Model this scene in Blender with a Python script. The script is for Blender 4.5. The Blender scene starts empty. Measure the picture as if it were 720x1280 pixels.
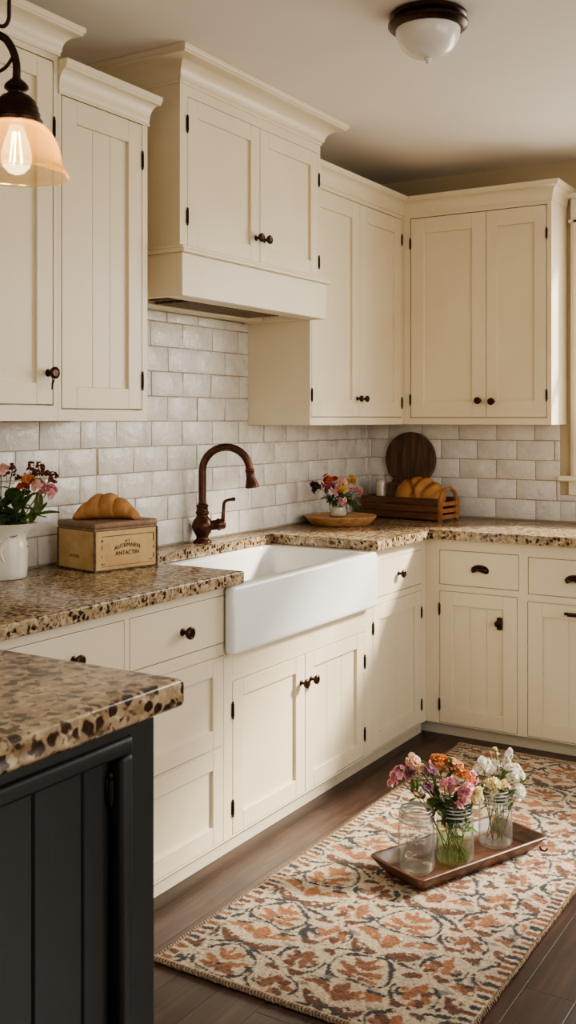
import bpy, bmesh, math, random
import numpy as np
from mathutils import Vector, Matrix, noise

random.seed(7)
PI = math.pi
scene = bpy.context.scene
COL = scene.collection

# ------------------------------------------------------------------ object helpers
def thing(name, label, cat, loc=(0, 0, 0), group=None):
    o = bpy.data.objects.new(name, None)
    o.empty_display_size = 0.05
    COL.objects.link(o)
    o.location = loc
    o['label'] = label
    o['category'] = cat
    if group:
        o['group'] = group
    return o

def wloc(o):
    v = Vector((0, 0, 0))
    while o:
        v += o.location
        o = o.parent
    return v

def obj(name, bm, mats, parent=None, smooth=None, origin=None, recalc=True):
    """bm is in world coordinates; the object is placed at its parent's base (or origin)."""
    if recalc:
        bmesh.ops.recalc_face_normals(bm, faces=bm.faces[:])
    off = wloc(parent) if parent else Vector(origin or (0, 0, 0))
    for v in bm.verts:
        v.co -= off
    me = bpy.data.meshes.new(name)
    bm.to_mesh(me)
    bm.free()
    for m in (mats if isinstance(mats, (list, tuple)) else [mats]):
        me.materials.append(m)
    o = bpy.data.objects.new(name, me)
    COL.objects.link(o)
    if parent:
        o.parent = parent
    elif origin:
        o.location = origin
    if smooth is not None:
        me.polygons.foreach_set('use_smooth', [True] * len(me.polygons))
        if smooth < 180:
            bm2 = bmesh.new(); bm2.from_mesh(me)
            lim = math.radians(smooth)
            for e in bm2.edges:
                if len(e.link_faces) == 2 and e.calc_face_angle(0) > lim:
                    e.smooth = False
            bm2.to_mesh(me); bm2.free()
    return o

def tag(o, label, cat, group=None):
    o['label'] = label
    o['category'] = cat
    if group:
        o['group'] = group
    return o

def struct(o):
    o['kind'] = 'structure'
    return o

# ------------------------------------------------------------------ shape helpers
def NB():
    return bmesh.new()

def bx(bm, x0, x1, y0, y1, z0, z1, bev=0.0, seg=1, mat=None, mi=0):
    vs = [bm.verts.new(p) for p in ((x0, y0, z0), (x1, y0, z0), (x1, y1, z0), (x0, y1, z0),
                                    (x0, y0, z1), (x1, y0, z1), (x1, y1, z1), (x0, y1, z1))]
    fs = [bm.faces.new([vs[i] for i in q]) for q in
          ((0, 3, 2, 1), (4, 5, 6, 7), (0, 1, 5, 4), (1, 2, 6, 5), (2, 3, 7, 6), (3, 0, 4, 7))]
    for f in fs:
        f.material_index = mi
    geo = vs
    if bev > 0:
        es = list({e for f in fs for e in f.edges})
        r = bmesh.ops.bevel(bm, geom=es, offset=bev, segments=seg, profile=0.5, affect='EDGES')
        for f in r['faces']:
            f.material_index = mi
        geo = list({v for f in r['faces'] for v in f.verts} | {v for v in vs if v.is_valid})
    if mat is not None:
        bmesh.ops.transform(bm, matrix=mat, verts=[v for v in geo if v.is_valid])
    return geo

def loft(bm, loops, cap0=True, cap1=True, closed=True, mi=0):
    rings = [[bm.verts.new(p) for p in lp] for lp in loops]
    n = len(rings[0])
    for a, b in zip(rings, rings[1:]):
        for i in range(n if closed else n - 1):
            j = (i + 1) % n
            f = bm.faces.new((a[i], a[j], b[j], b[i])); f.material_index = mi
    if cap0:
        f = bm.faces.new(list(reversed(rings[0]))); f.material_index = mi
    if cap1:
        f = bm.faces.new(rings[-1]); f.material_index = mi
    return rings

def frame_of(d):
    d = Vector(d).normalized()
    a = Vector((0, 0, 1)) if abs(d.z) < 0.9 else Vector((1, 0, 0))
    u = d.cross(a).normalized()
    return u, d.cross(u).normalized(), d

def lathe(bm, prof, origin=(0, 0, 0), axis=(0, 0, 1), seg=32, cap0=True, cap1=True, mi=0, flute=None):
    u, v, d = frame_of(axis)
    o = Vector(origin)
    loops = []
    for r, h in prof:
        lp = []
        for i in range(seg):
            a = 2 * PI * i / seg
            rr = r * (1 + (flute(a, h) if flute else 0))
            lp.append(o + u * (rr * math.cos(a)) + v * (rr * math.sin(a)) + d * h)
        loops.append(lp)
    return loft(bm, loops, cap0, cap1, True, mi)

def tube(bm, pts, rad, seg=10, cap=True, mi=0):
    pts = [Vector(p) for p in pts]
    n = len(pts)
    if not isinstance(rad, (list, tuple)):
        rad = [rad] * n
    loops = []
    pu = None
    for i, p in enumerate(pts):
        d = (pts[min(i + 1, n - 1)] - pts[max(i - 1, 0)])
        if d.length < 1e-9:
            d = Vector((0, 0, 1))
        d.normalize()
        if pu is None:
            pu, _, _ = frame_of(d)
        u = (pu - d * pu.dot(d))
        if u.length < 1e-6:
            u, _, _ = frame_of(d)
        u.normalize()
        v = d.cross(u)
        pu = u
        loops.append([p + u * (rad[i] * math.cos(2 * PI * k / seg)) + v * (rad[i] * math.sin(2 * PI * k / seg)) for k in range(seg)])
    loft(bm, loops, cap, cap, True, mi)

def smooth_path(pts, n=8):
    P = [Vector(p) for p in pts]
    out = []
    for i in range(len(P) - 1):
        p0, p1, p2, p3 = P[max(i - 1, 0)], P[i], P[i + 1], P[min(i + 2, len(P) - 1)]
        for k in range(n):
            t = k / n
            out.append(0.5 * ((2 * p1) + (p2 - p0) * t + (2 * p0 - 5 * p1 + 4 * p2 - p3) * t * t + (3 * p1 - p0 - 3 * p2 + p3) * t ** 3))
    out.append(P[-1])
    return out

def rrect(cx, cy, hx, hy, r, z, n=5, rot=0.0):
    r = max(0.0005, min(r, hx - 1e-4, hy - 1e-4))
    pts = []
    for qx, qy, a0 in ((1, 1, 0), (-1, 1, PI / 2), (-1, -1, PI), (1, -1, 1.5 * PI)):
        for i in range(n + 1):
            a = a0 + (PI / 2) * i / n
            x = qx * (hx - r) + r * math.cos(a)
            y = qy * (hy - r) + r * math.sin(a)
            pts.append(Vector((cx + x * math.cos(rot) - y * math.sin(rot), cy + x * math.sin(rot) + y * math.cos(rot), z)))
    return pts

def prism(bm, poly, z0, z1, bev=0.0, seg=2):
    vs = [bm.verts.new((x, y, z0)) for x, y in poly]
    vt = [bm.verts.new((x, y, z1)) for x, y in poly]
    n = len(poly)
    bot = bm.faces.new(list(reversed(vs)))
    top = bm.faces.new(vt)
    for i in range(n):
        j = (i + 1) % n
        bm.faces.new((vs[i], vs[j], vt[j], vt[i]))
    if bev:
        es = list(set(top.edges) | set(bot.edges))
        bmesh.ops.bevel(bm, geom=es, offset=bev, segments=seg, profile=0.5, affect='EDGES')

def text_mesh(s, size, extrude=0.0004, shear=0.0, align='CENTER'):
    cu = bpy.data.curves.new('lettering', 'FONT')
    cu.body = s; cu.size = size; cu.extrude = extrude; cu.align_x = align; cu.align_y = 'CENTER'; cu.shear = shear
    cu.resolution_u = 3
    o = bpy.data.objects.new('lettering', cu)
    COL.objects.link(o)
    dg = bpy.context.evaluated_depsgraph_get()
    me = bpy.data.meshes.new_from_object(o.evaluated_get(dg))
    bm = NB(); bm.from_mesh(me)
    bpy.data.objects.remove(o); bpy.data.curves.remove(cu); bpy.data.meshes.remove(me)
    return bm

def add_bm(dst, src, mat=None, fn=None):
    src.verts.ensure_lookup_table()
    mp = {}
    for v in src.verts:
        co = v.co.copy()
        if fn: co = fn(co)
        if mat is not None: co = mat @ co
        mp[v] = dst.verts.new(co)
    for f in src.faces:
        try: dst.faces.new([mp[v] for v in f.verts])
        except ValueError: pass
    src.free()

# ------------------------------------------------------------------ materials
def new_mat(name):
    m = bpy.data.materials.new(name)
    m.use_nodes = True
    nt = m.node_tree
    nt.nodes.clear()
    out = nt.nodes.new('ShaderNodeOutputMaterial')
    return m, nt, out

class NT:
    def __init__(s, name):
        s.m, s.nt, s.out = new_mat(name)
    def n(s, t, **kw):
        nd = s.nt.nodes.new(t)
        for k, v in kw.items():
            if k in nd.inputs.keys() if hasattr(nd.inputs, 'keys') else False:
                nd.inputs[k].default_value = v
            else:
                setattr(nd, k, v)
        return nd
    def l(s, a, b):
        s.nt.links.new(a, b)
    def tex(s, kind='Object', scale=None, rot=None):
        tc = s.nt.nodes.new('ShaderNodeTexCoord')
        mp = s.nt.nodes.new('ShaderNodeMapping')
        s.l(tc.outputs[kind], mp.inputs[0])
        if scale: mp.inputs['Scale'].default_value = scale
        if rot: mp.inputs['Rotation'].default_value = rot
        return mp.outputs[0]
    def geo(s, scale=None):
        g = s.nt.nodes.new('ShaderNodeNewGeometry')
        mp = s.nt.nodes.new('ShaderNodeMapping')
        s.l(g.outputs['Position'], mp.inputs[0])
        if scale: mp.inputs['Scale'].default_value = scale
        return mp.outputs[0]
    def noise(s, vec, scale, detail=4, rough=.55, dist=0):
        nd = s.nt.nodes.new('ShaderNodeTexNoise')
        s.l(vec, nd.inputs['Vector'])
        nd.inputs['Scale'].default_value = scale; nd.inputs['Detail'].default_value = detail
        nd.inputs['Roughness'].default_value = rough; nd.inputs['Distortion'].default_value = dist
        return nd.outputs['Fac']
    def vor(s, vec, scale, feature='F1', rnd=1, out='Distance'):
        nd = s.nt.nodes.new('ShaderNodeTexVoronoi')
        nd.feature = feature
        s.l(vec, nd.inputs['Vector'])
        nd.inputs['Scale'].default_value = scale; nd.inputs['Randomness'].default_value = rnd
        return nd.outputs[out]
    def ramp(s, fac, stops, interp='LINEAR'):
        nd = s.nt.nodes.new('ShaderNodeValToRGB')
        cr = nd.color_ramp; cr.interpolation = interp
        while len(cr.elements) < len(stops): cr.elements.new(0.5)
        for e, (p, c) in zip(cr.elements, stops):
            e.position = p
            e.color = (*c, 1) if len(c) == 3 else c
        s.l(fac, nd.inputs['Fac'])
        return nd.outputs['Color']
    def mix(s, fac, a, b, blend='MIX'):
        nd = s.nt.nodes.new('ShaderNodeMix'); nd.data_type = 'RGBA'; nd.blend_type = blend
        for sock, v in ((nd.inputs[0], fac), (nd.inputs[6], a), (nd.inputs[7], b)):
            if isinstance(v, (int, float)): sock.default_value = v
            elif isinstance(v, tuple): sock.default_value = (*v, 1) if len(v) == 3 else v
            else: s.l(v, sock)
        return nd.outputs[2]
    def bump(s, h, strength=.2, dist=.01, nrm=None):
        nd = s.nt.nodes.new('ShaderNodeBump')
        nd.inputs['Strength'].default_value = strength; nd.inputs['Distance'].default_value = dist
        s.l(h, nd.inputs['Height'])
        if nrm: s.l(nrm, nd.inputs['Normal'])
        return nd.outputs[0]
    def bsdf(s, col=None, rough=.5, metal=0, nrm=None, **kw):
        p = s.nt.nodes.new('ShaderNodeBsdfPrincipled')
        for k, v in (('Base Color', col), ('Roughness', rough), ('Metallic', metal)):
            if v is None: continue
            if isinstance(v, (int, float)): p.inputs[k].default_value = v
            elif isinstance(v, tuple): p.inputs[k].default_value = (*v, 1)
            else: s.l(v, p.inputs[k])
        for k, v in kw.items():
            p.inputs[k.replace('_', ' ')].default_value = v
        if nrm: s.l(nrm, p.inputs['Normal'])
        s.l(p.outputs[0], s.out.inputs[0])
        return p

def srgb(r, g, b):
    f = lambda c: (c / 255 / 12.92) if c / 255 <= .04045 else ((c / 255 + .055) / 1.055) ** 2.4
    return (f(r), f(g), f(b))

def mat_paint(name, c1, c2, rough=.42, chips=None, bump=.06):
    t = NT(name)
    p = t.geo()
    n1 = t.noise(p, 3.0, 5)
    col = t.mix(t.ramp(n1, [(.3, (0, 0, 0)), (.7, (1, 1, 1))]), c1, c2)
    if chips:
        n2 = t.noise(p, 26, 6, .7)
        col = t.mix(t.ramp(n2, [(.715, (0, 0, 0)), (.75, (.6, .6, .6))]), col, chips)
    brush = t.noise(t.geo((60, 60, 4)), 4, 3)
    t.bsdf(col, rough, nrm=t.bump(brush, bump, .004))
    return t.m

CREAM = mat_paint('cream_cabinet_paint', srgb(231, 219, 193), srgb(225, 211, 183), .4, srgb(176, 146, 108))
CREAM_DARK = mat_paint('cream_inner_paint', srgb(170, 150, 118), srgb(150, 132, 100), .7)
TOE = mat_paint('toe_board_paint', srgb(208, 196, 172), srgb(196, 184, 160), .6)
BLACK = mat_paint('black_island_paint', (.0055, .005, .0045), (.009, .008, .007), .5, (.04, .034, .03), .1)
TRIMW = mat_paint('window_trim_paint', srgb(240, 230, 212), srgb(234, 224, 204), .4)

def mat_plain_noise(name, c1, c2, scale, rough, bump=0, bscale=None, metal=0, **kw):
    t = NT(name)
    p = t.geo()
    n1 = t.noise(p, scale, 5)
    col = t.mix(t.ramp(n1, [(.3, (0, 0, 0)), (.7, (1, 1, 1))]), c1, c2)
    nrm = t.bump(t.noise(p, bscale or scale * 3, 4), bump, .004) if bump else None
    t.bsdf(col, rough, metal, nrm, **kw)
    return t.m

WALLP = mat_plain_noise('beige_wall_plaster', srgb(198, 182, 152), srgb(190, 174, 144), 2, .85, .1, 60)
CEILP = mat_plain_noise('warm_white_ceiling', srgb(238, 231, 221), srgb(234, 226, 214), 1.5, .9, .06, 80)
BRONZE = mat_plain_noise('aged_bronze', (.032, .018, .012), (.07, .036, .024), 40, .30, .05, 120, .9)
COPPER = mat_plain_noise('oiled_copper_bronze', (.070, .034, .024), (.125, .058, .040), 30, .33, .04, 90, .95)
DARKMETAL = mat_plain_noise('dark_oiled_metal', (.018, .012, .009), (.05, .028, .018), 50, .42, .05, 120, .75)
CERAMIC = mat_plain_noise('white_fireclay', srgb(244, 243, 240), srgb(238, 237, 233), 2, .12)
PITCHER = mat_plain_noise('cream_ironstone', srgb(232, 226, 212), srgb(222, 214, 198), 8, .22, .05, 25)
GROUT_C = srgb(176, 158, 138)

def mat_tile():
    t = NT('glazed_white_tile')
    p = t.geo()
    n1 = t.noise(p, 9, 5)
    n2 = t.noise(p, 38, 4, .6)
    col = t.mix(t.ramp(n1, [(.3, (0, 0, 0)), (.75, (1, 1, 1))]), srgb(230, 226, 220), srgb(212, 206, 198))
    col = t.mix(t.ramp(n2, [(.62, (0, 0, 0)), (.8, (.5, .5, .5))]), col, srgb(190, 180, 168))
    nrm = t.bump(t.noise(p, 17, 3), .5, .014)
    nrm = t.bump(t.noise(p, 55, 4, .65), .28, .005, nrm)
    rg = t.n('ShaderNodeMapRange'); t.l(t.noise(p, 24, 3), rg.inputs[0]); rg.inputs[1].default_value = .3; rg.inputs[2].default_value = .7; rg.inputs[3].default_value = .16; rg.inputs[4].default_value = .42
    t.bsdf(col, rg.outputs[0], nrm=nrm, Specular_IOR_Level=.42)
    return t.m
TILE = mat_tile()
GROUT = mat_plain_noise('sandy_grout', GROUT_C, srgb(190, 172, 152), 40, .9, .2, 200)

def mat_granite(name, s=1.0, th=.97):
    t = NT(name)
    p = t.geo()
    wob = t.n('ShaderNodeVectorMath', operation='ADD')
    nz = t.nt.nodes.new('ShaderNodeTexNoise'); nz.inputs['Scale'].default_value = 60 * s; nz.inputs['Detail'].default_value = 3
    t.l(p, nz.inputs['Vector'])
    sc = t.n('ShaderNodeVectorMath', operation='SCALE'); sc.inputs['Scale'].default_value = .016 / s
    t.l(nz.outputs['Color'], sc.inputs[0]); t.l(p, wob.inputs[0]); t.l(sc.outputs[0], wob.inputs[1])
    q = wob.outputs[0]
    base = t.ramp(t.noise(q, 45 * s, 6, .65), [(.28, srgb(92, 74, 56)), (.42, srgb(150, 126, 98)), (.55, srgb(188, 166, 134)), (.75, srgb(216, 200, 172))])
    cells = t.vor(q, 70 * s, out='Color')
    sep = t.n('ShaderNodeSeparateColor'); t.l(cells, sep.inputs[0])
    base = t.mix(.35, base, t.ramp(sep.outputs[0], [(.0, srgb(122, 98, 72)), (.35, srgb(170, 146, 112)), (.6, srgb(208, 190, 158)), (.85, srgb(136, 114, 90))], 'CONSTANT'))
    # dark flecks, clustered
    clus = t.noise(p, 11 * s, 3)
    c2 = t.vor(q, 62 * s, out='Color')
    sep2 = t.n('ShaderNodeSeparateColor'); t.l(c2, sep2.inputs[0])
    d2 = t.vor(q, 62 * s)
    add = t.n('ShaderNodeMath', operation='MULTIPLY_ADD'); t.l(clus, add.inputs[0]); add.inputs[1].default_value = .95; t.l(sep2.outputs[1], add.inputs[2])
    pick = t.ramp(add.outputs[0], [(.0, (0, 0, 0)), (1.0, (0, 0, 0))])
    gt = t.n('ShaderNodeMath', operation='GREATER_THAN'); t.l(add.outputs[0], gt.inputs[0]); gt.inputs[1].default_value = th
    lt = t.n('ShaderNodeMapRange'); t.l(d2, lt.inputs[0]); lt.inputs[1].default_value = .42; lt.inputs[2].default_value = .52; lt.inputs[3].default_value = 1; lt.inputs[4].default_value = 0
    mul = t.n('ShaderNodeMath', operation='MULTIPLY'); t.l(gt.outputs[0], mul.inputs[0]); t.l(lt.outputs[0], mul.inputs[1])
    dark = t.mix(t.noise(p, 150 * s, 2), srgb(26, 20, 18), srgb(72, 52, 40))
    col = t.mix(mul.outputs[0], base, dark)
    # fine pepper
    v3 = t.vor(q, 190 * s, out='Color'); sep3 = t.n('ShaderNodeSeparateColor'); t.l(v3, sep3.inputs[0])
    gt3 = t.n('ShaderNodeMath', operation='GREATER_THAN'); t.l(sep3.outputs[0], gt3.inputs[0]); gt3.inputs[1].default_value = .88
    m3 = t.n('ShaderNodeMath', operation='MULTIPLY'); t.l(gt3.outputs[0], m3.inputs[0]); m3.inputs[1].default_value = .7
    col = t.mix(m3.outputs[0], col, srgb(70, 50, 36))
    t.bsdf(col, .2, nrm=t.bump(t.noise(p, 60, 3), .03, .004), Specular_IOR_Level=.4)
    return t.m
GRANITE = mat_granite('speckled_granite')
GRANITE_I = mat_granite('speckled_granite_island', .85, .93)

def mat_wood(name, c1, c2, c3, axis_scale=(18, 1.6, 18), rough=.45, bump=.15, coord='geo', nscale=3.0):
    t = NT(name)
    p = t.geo(axis_scale) if coord == 'geo' else t.tex('Object', axis_scale)
    n1 = t.noise(p, nscale, 6, .6, .6)
    col = t.ramp(n1, [(.25, c1), (.5, c2), (.75, c3)])
    t.bsdf(col, rough, nrm=t.bump(n1, bump, .003))
    return t.m
WALNUT = mat_wood('dark_walnut', (.030, .014, .008), (.095, .044, .025), (.20, .098, .055), (16, 16, 1.5), .5)
TRAYWOOD = mat_wood('reddish_brown_wood', srgb(52, 31, 23), srgb(92, 58, 42), srgb(118, 78, 56), (4, 14, 14), .42, nscale=2.5)
BOARDWOOD = mat_wood('honey_wood', srgb(142, 98, 62), srgb(188, 138, 92), srgb(214, 168, 120), (3, 16, 16), .45, nscale=2.5)
CRATEWOOD = mat_wood('brown_crate_wood', srgb(58, 34, 20), srgb(98, 60, 36), srgb(128, 82, 50), (2, 14, 22), .6, .2)
CRATELIGHT = mat_wood('light_crate_wood', srgb(110, 70, 40), srgb(158, 104, 62), srgb(180, 126, 80), (14, 14, 3), .6, .2)

def mat_floor():
    t = NT('dark_stained_oak_planks')
    g = t.nt.nodes.new('ShaderNodeNewGeometry')
    sp = t.n('ShaderNodeSeparateXYZ'); t.l(g.outputs['Position'], sp.inputs[0])
    W = .128
    dv = t.n('ShaderNodeMath', operation='DIVIDE'); t.l(sp.outputs[0], dv.inputs[0]); dv.inputs[1].default_value = W
    fl = t.n('ShaderNodeMath', operation='FLOOR'); t.l(dv.outputs[0], fl.inputs[0])
    fr = t.n('ShaderNodeMath', operation='FRACT'); t.l(dv.outputs[0], fr.inputs[0])
    wn = t.n('ShaderNodeTexWhiteNoise'); wn.noise_dimensions = '1D'; t.l(fl.outputs[0], wn.inputs['W'])
    # board ends
    yy = t.n('ShaderNodeMath', operation='MULTIPLY_ADD'); t.l(wn.outputs['Value'], yy.inputs[0]); yy.inputs[1].default_value = 3.0; t.l(sp.outputs[1], yy.inputs[2])
    yd = t.n('ShaderNodeMath', operation='DIVIDE'); t.l(yy.outputs[0], yd.inputs[0]); yd.inputs[1].default_value = 1.3
    yf = t.n('ShaderNodeMath', operation='FRACT'); t.l(yd.outputs[0], yf.inputs[0])
    yfl = t.n('ShaderNodeMath', operation='FLOOR'); t.l(yd.outputs[0], yfl.inputs[0])
    cmb = t.n('ShaderNodeCombineXYZ'); t.l(fl.outputs[0], cmb.inputs[0]); t.l(yfl.outputs[0], cmb.inputs[1])
    wn2 = t.n('ShaderNodeTexWhiteNoise'); wn2.noise_dimensions = '3D'; t.l(cmb.outputs[0], wn2.inputs['Vector'])
    off = t.n('ShaderNodeVectorMath', operation='MULTIPLY_ADD')
    t.l(wn2.outputs['Color'], off.inputs[0]); off.inputs[1].default_value = (7, 7, 7)
    mp = t.n('ShaderNodeMapping'); t.l(g.outputs['Position'], mp.inputs[0]); mp.inputs['Scale'].default_value = (22, 1.3, 1)
    t.l(mp.outputs[0], off.inputs[2])
    n1 = t.noise(off.outputs[0], 2.2, 7, .62, .5)
    col = t.ramp(n1, [(.25, srgb(38, 25, 20)), (.5, srgb(70, 47, 38)), (.78, srgb(102, 74, 61))])
    blot = t.noise(t.geo((1.2, .8, 1)), 4.5, 5, .6)
    col = t.mix(t.ramp(blot, [(.42, (0, 0, 0)), (.68, (.7, .7, .7))]), col, srgb(36, 22, 17))
    tint = t.n('ShaderNodeHueSaturation'); t.l(col, tint.inputs['Color'])
    vv = t.n('ShaderNodeMapRange'); t.l(wn2.outputs['Value'], vv.inputs[0]); vv.inputs[3].default_value = .78; vv.inputs[4].default_value = 1.2
    t.l(vv.outputs[0], tint.inputs['Value'])
    # seams
    e1 = t.n('ShaderNodeMath', operation='PINGPONG'); t.l(fr.outputs[0], e1.inputs[0]); e1.inputs[1].default_value = .5
    s1 = t.n('ShaderNodeMapRange'); t.l(e1.outputs[0], s1.inputs[0]); s1.inputs[1].default_value = .0; s1.inputs[2].default_value = .022
    e2 = t.n('ShaderNodeMath', operation='PINGPONG'); t.l(yf.outputs[0], e2.inputs[0]); e2.inputs[1].default_value = .5
    s2 = t.n('ShaderNodeMapRange'); t.l(e2.outputs[0], s2.inputs[0]); s2.inputs[1].default_value = 0; s2.inputs[2].default_value = .002
    mn = t.n('ShaderNodeMath', operation='MINIMUM'); t.l(s1.outputs[0], mn.inputs[0]); t.l(s2.outputs[0], mn.inputs[1])
    col = t.mix(mn.outputs[0], srgb(24, 13, 9), tint.outputs[0])
    nrm = t.bump(n1, .12, .003)
    nrm = t.bump(mn.outputs[0], .2, .003, nrm)
    t.bsdf(col, .36, nrm=nrm)
    return t.m
FLOOR = mat_floor()

def mat_attr(name, rough=.95, bump_scale=600, bump=.6, dist=.003, sheen=0.0):
    t = NT(name)
    a = t.n('ShaderNodeAttribute'); a.attribute_name = 'Col'
    p = t.geo()
    n1 = t.noise(p, bump_scale, 2)
    col = t.mix(t.ramp(n1, [(.3, (.25, .25, .25)), (.7, (0, 0, 0))]), a.outputs['Color'], (.05, .03, .02))
    b = t.bsdf(col, rough, nrm=t.bump(n1, bump, dist), Sheen_Weight=sheen)
    return t.m
RUGM = mat_attr('woven_wool_pile', 1.0, 420, .7, .004, .15)
CRUST = mat_attr('baked_crust', .62, 160, .35, .003)

def mat_thin_glass(name, tint=(.97, .985, .975), edge=(.55, .58, .55), ior=1.5, rough=.02, milky=0):
    t = NT(name)
    lw = t.n('ShaderNodeLayerWeight'); lw.inputs['Blend'].default_value = .35
    col = t.mix(t.ramp(lw.outputs['Facing'], [(.35, (0, 0, 0)), (.95, (1, 1, 1))]), tint, edge)
    tr = t.n('ShaderNodeBsdfTransparent'); t.l(col, tr.inputs[0])
    gl = t.n('ShaderNodeBsdfGlossy'); gl.inputs['Roughness'].default_value = rough
    nrm = t.bump(t.noise(t.geo(), 40, 2), .15, .003)
    t.l(nrm, gl.inputs['Normal'])
    lw2 = t.n('ShaderNodeLayerWeight'); lw2.inputs['Blend'].default_value = .5
    pw = t.n('ShaderNodeMath', operation='POWER'); t.l(lw2.outputs['Facing'], pw.inputs[0]); pw.inputs[1].default_value = 3.5
    r0 = ((ior - 1) / (ior + 1)) ** 2
    fr = t.n('ShaderNodeMath', operation='MULTIPLY_ADD'); t.l(pw.outputs[0], fr.inputs[0]); fr.inputs[1].default_value = .55; fr.inputs[2].default_value = r0
    mx = t.n('ShaderNodeMixShader'); t.l(fr.outputs[0], mx.inputs[0]); t.l(tr.outputs[0], mx.inputs[1]); t.l(gl.outputs[0], mx.inputs[2])
    if milky:
        df = t.n('ShaderNodeBsdfTranslucent'); df.inputs[0].default_value = (.86, .87, .84, 1)
        d2 = t.n('ShaderNodeBsdfDiffuse'); d2.inputs[0].default_value = (.80, .81, .78, 1)
        ad = t.n('ShaderNodeMixShader'); ad.inputs[0].default_value = .5; t.l(df.outputs[0], ad.inputs[1]); t.l(d2.outputs[0], ad.inputs[2])
        p2 = t.n('ShaderNodeMath', operation='POWER'); t.l(lw2.outputs['Facing'], p2.inputs[0]); p2.inputs[1].default_value = 2.0
        f2 = t.n('ShaderNodeMath', operation='MULTIPLY_ADD'); t.l(p2.outputs[0], f2.inputs[0]); f2.inputs[1].default_value = milky; f2.inputs[2].default_value = .03
        m3 = t.n('ShaderNodeMixShader'); t.l(f2.outputs[0], m3.inputs[0]); t.l(mx.outputs[0], m3.inputs[1]); t.l(ad.outputs[0], m3.inputs[2])
        mx = m3
    t.l(mx.outputs[0], t.out.inputs[0])
    return t.m
GLASS = mat_thin_glass('clear_jar_glass', (.955, .965, .95), (.14, .145, .125), 1.8, .02, .14)
NECK = mat_thin_glass('thick_neck_glass', (.84, .84, .81), (.05, .05, .045), 2.3, .05, .12)
def mat_ring():
    t = NT('solid_glass_bead')
    lw = t.n('ShaderNodeLayerWeight'); lw.inputs['Blend'].default_value = .5
    p = t.n('ShaderNodeBsdfPrincipled'); p.inputs['Roughness'].default_value = .08
    t.l(t.ramp(lw.outputs['Facing'], [(.2, srgb(226, 224, 218)), (.75, srgb(110, 106, 98))]), p.inputs['Base Color'])
    tr = t.n('ShaderNodeBsdfTransparent'); tr.inputs[0].default_value = (.85, .85, .82, 1)
    mx = t.n('ShaderNodeMixShader'); mx.inputs[0].default_value = .62
    t.l(tr.outputs[0], mx.inputs[1]); t.l(p.outputs[0], mx.inputs[2]); t.l(mx.outputs[0], t.out.inputs[0])
    return t.m
RINGM = mat_ring()
WATER = mat_thin_glass('greenish_water', (.88, .95, .74), (.68, .78, .46), 1.2)
PANE = mat_thin_glass('window_pane_glass', (.98, .98, .97), (.8, .8, .8), 1.4)
def mat_amber():
    t = NT('amber_shade_glass')
    tr = t.n('ShaderNodeBsdfTransparent'); tr.inputs[0].default_value = (.99, .92, .78, 1)
    tl = t.n('ShaderNodeBsdfTranslucent'); tl.inputs[0].default_value = (.95, .72, .42, 1)
    gl = t.n('ShaderNodeBsdfGlossy'); gl.inputs['Roughness'].default_value = .08
    lw = t.n('ShaderNodeLayerWeight'); lw.inputs['Blend'].default_value = .3
    f = t.n('ShaderNodeMapRange'); t.l(lw.outputs['Facing'], f.inputs[0]); f.inputs[3].default_value = .13; f.inputs[4].default_value = .6
    m1 = t.n('ShaderNodeMixShader'); t.l(f.outputs[0], m1.inputs[0]); t.l(tr.outputs[0], m1.inputs[1]); t.l(tl.outputs[0], m1.inputs[2])
    m2 = t.n('ShaderNodeMixShader'); m2.inputs[0].default_value = .06; t.l(m1.outputs[0], m2.inputs[1]); t.l(gl.outputs[0], m2.inputs[2])
    t.l(m2.outputs[0], t.out.inputs[0])
    return t.m
AMBER = mat_amber()

def mat_emit(name, c, s):
    t = NT(name)
    e = t.n('ShaderNodeEmission'); e.inputs['Color'].default_value = (*c, 1); e.inputs['Strength'].default_value = s
    t.l(e.outputs[0], t.out.inputs[0])
    return t.m
FILAMENT = mat_emit('glowing_filament', (1, .72, .38), 60)

def mat_bulb():
    t = NT('glowing_bulb_glass')
    lw = t.n('ShaderNodeLayerWeight'); lw.inputs['Blend'].default_value = .3
    tr = t.n('ShaderNodeBsdfTransparent'); tr.inputs[0].default_value = (1, .9, .72, 1)
    e = t.n('ShaderNodeEmission'); e.inputs['Color'].default_value = (1, .76, .42, 1); e.inputs['Strength'].default_value = 3.2
    mx = t.n('ShaderNodeMixShader'); mx.inputs[0].default_value = .6
    t.l(tr.outputs[0], mx.inputs[1]); t.l(e.outputs[0], mx.inputs[2]); t.l(mx.outputs[0], t.out.inputs[0])
    return t.m
BULB = mat_bulb()

def mat_opal():
    t = NT('opal_glass')
    t.bsdf((.82, .79, .73), .25, nrm=None, Subsurface_Weight=.0, Coat_Weight=.4)
    return t.m
OPAL = mat_opal()

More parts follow.
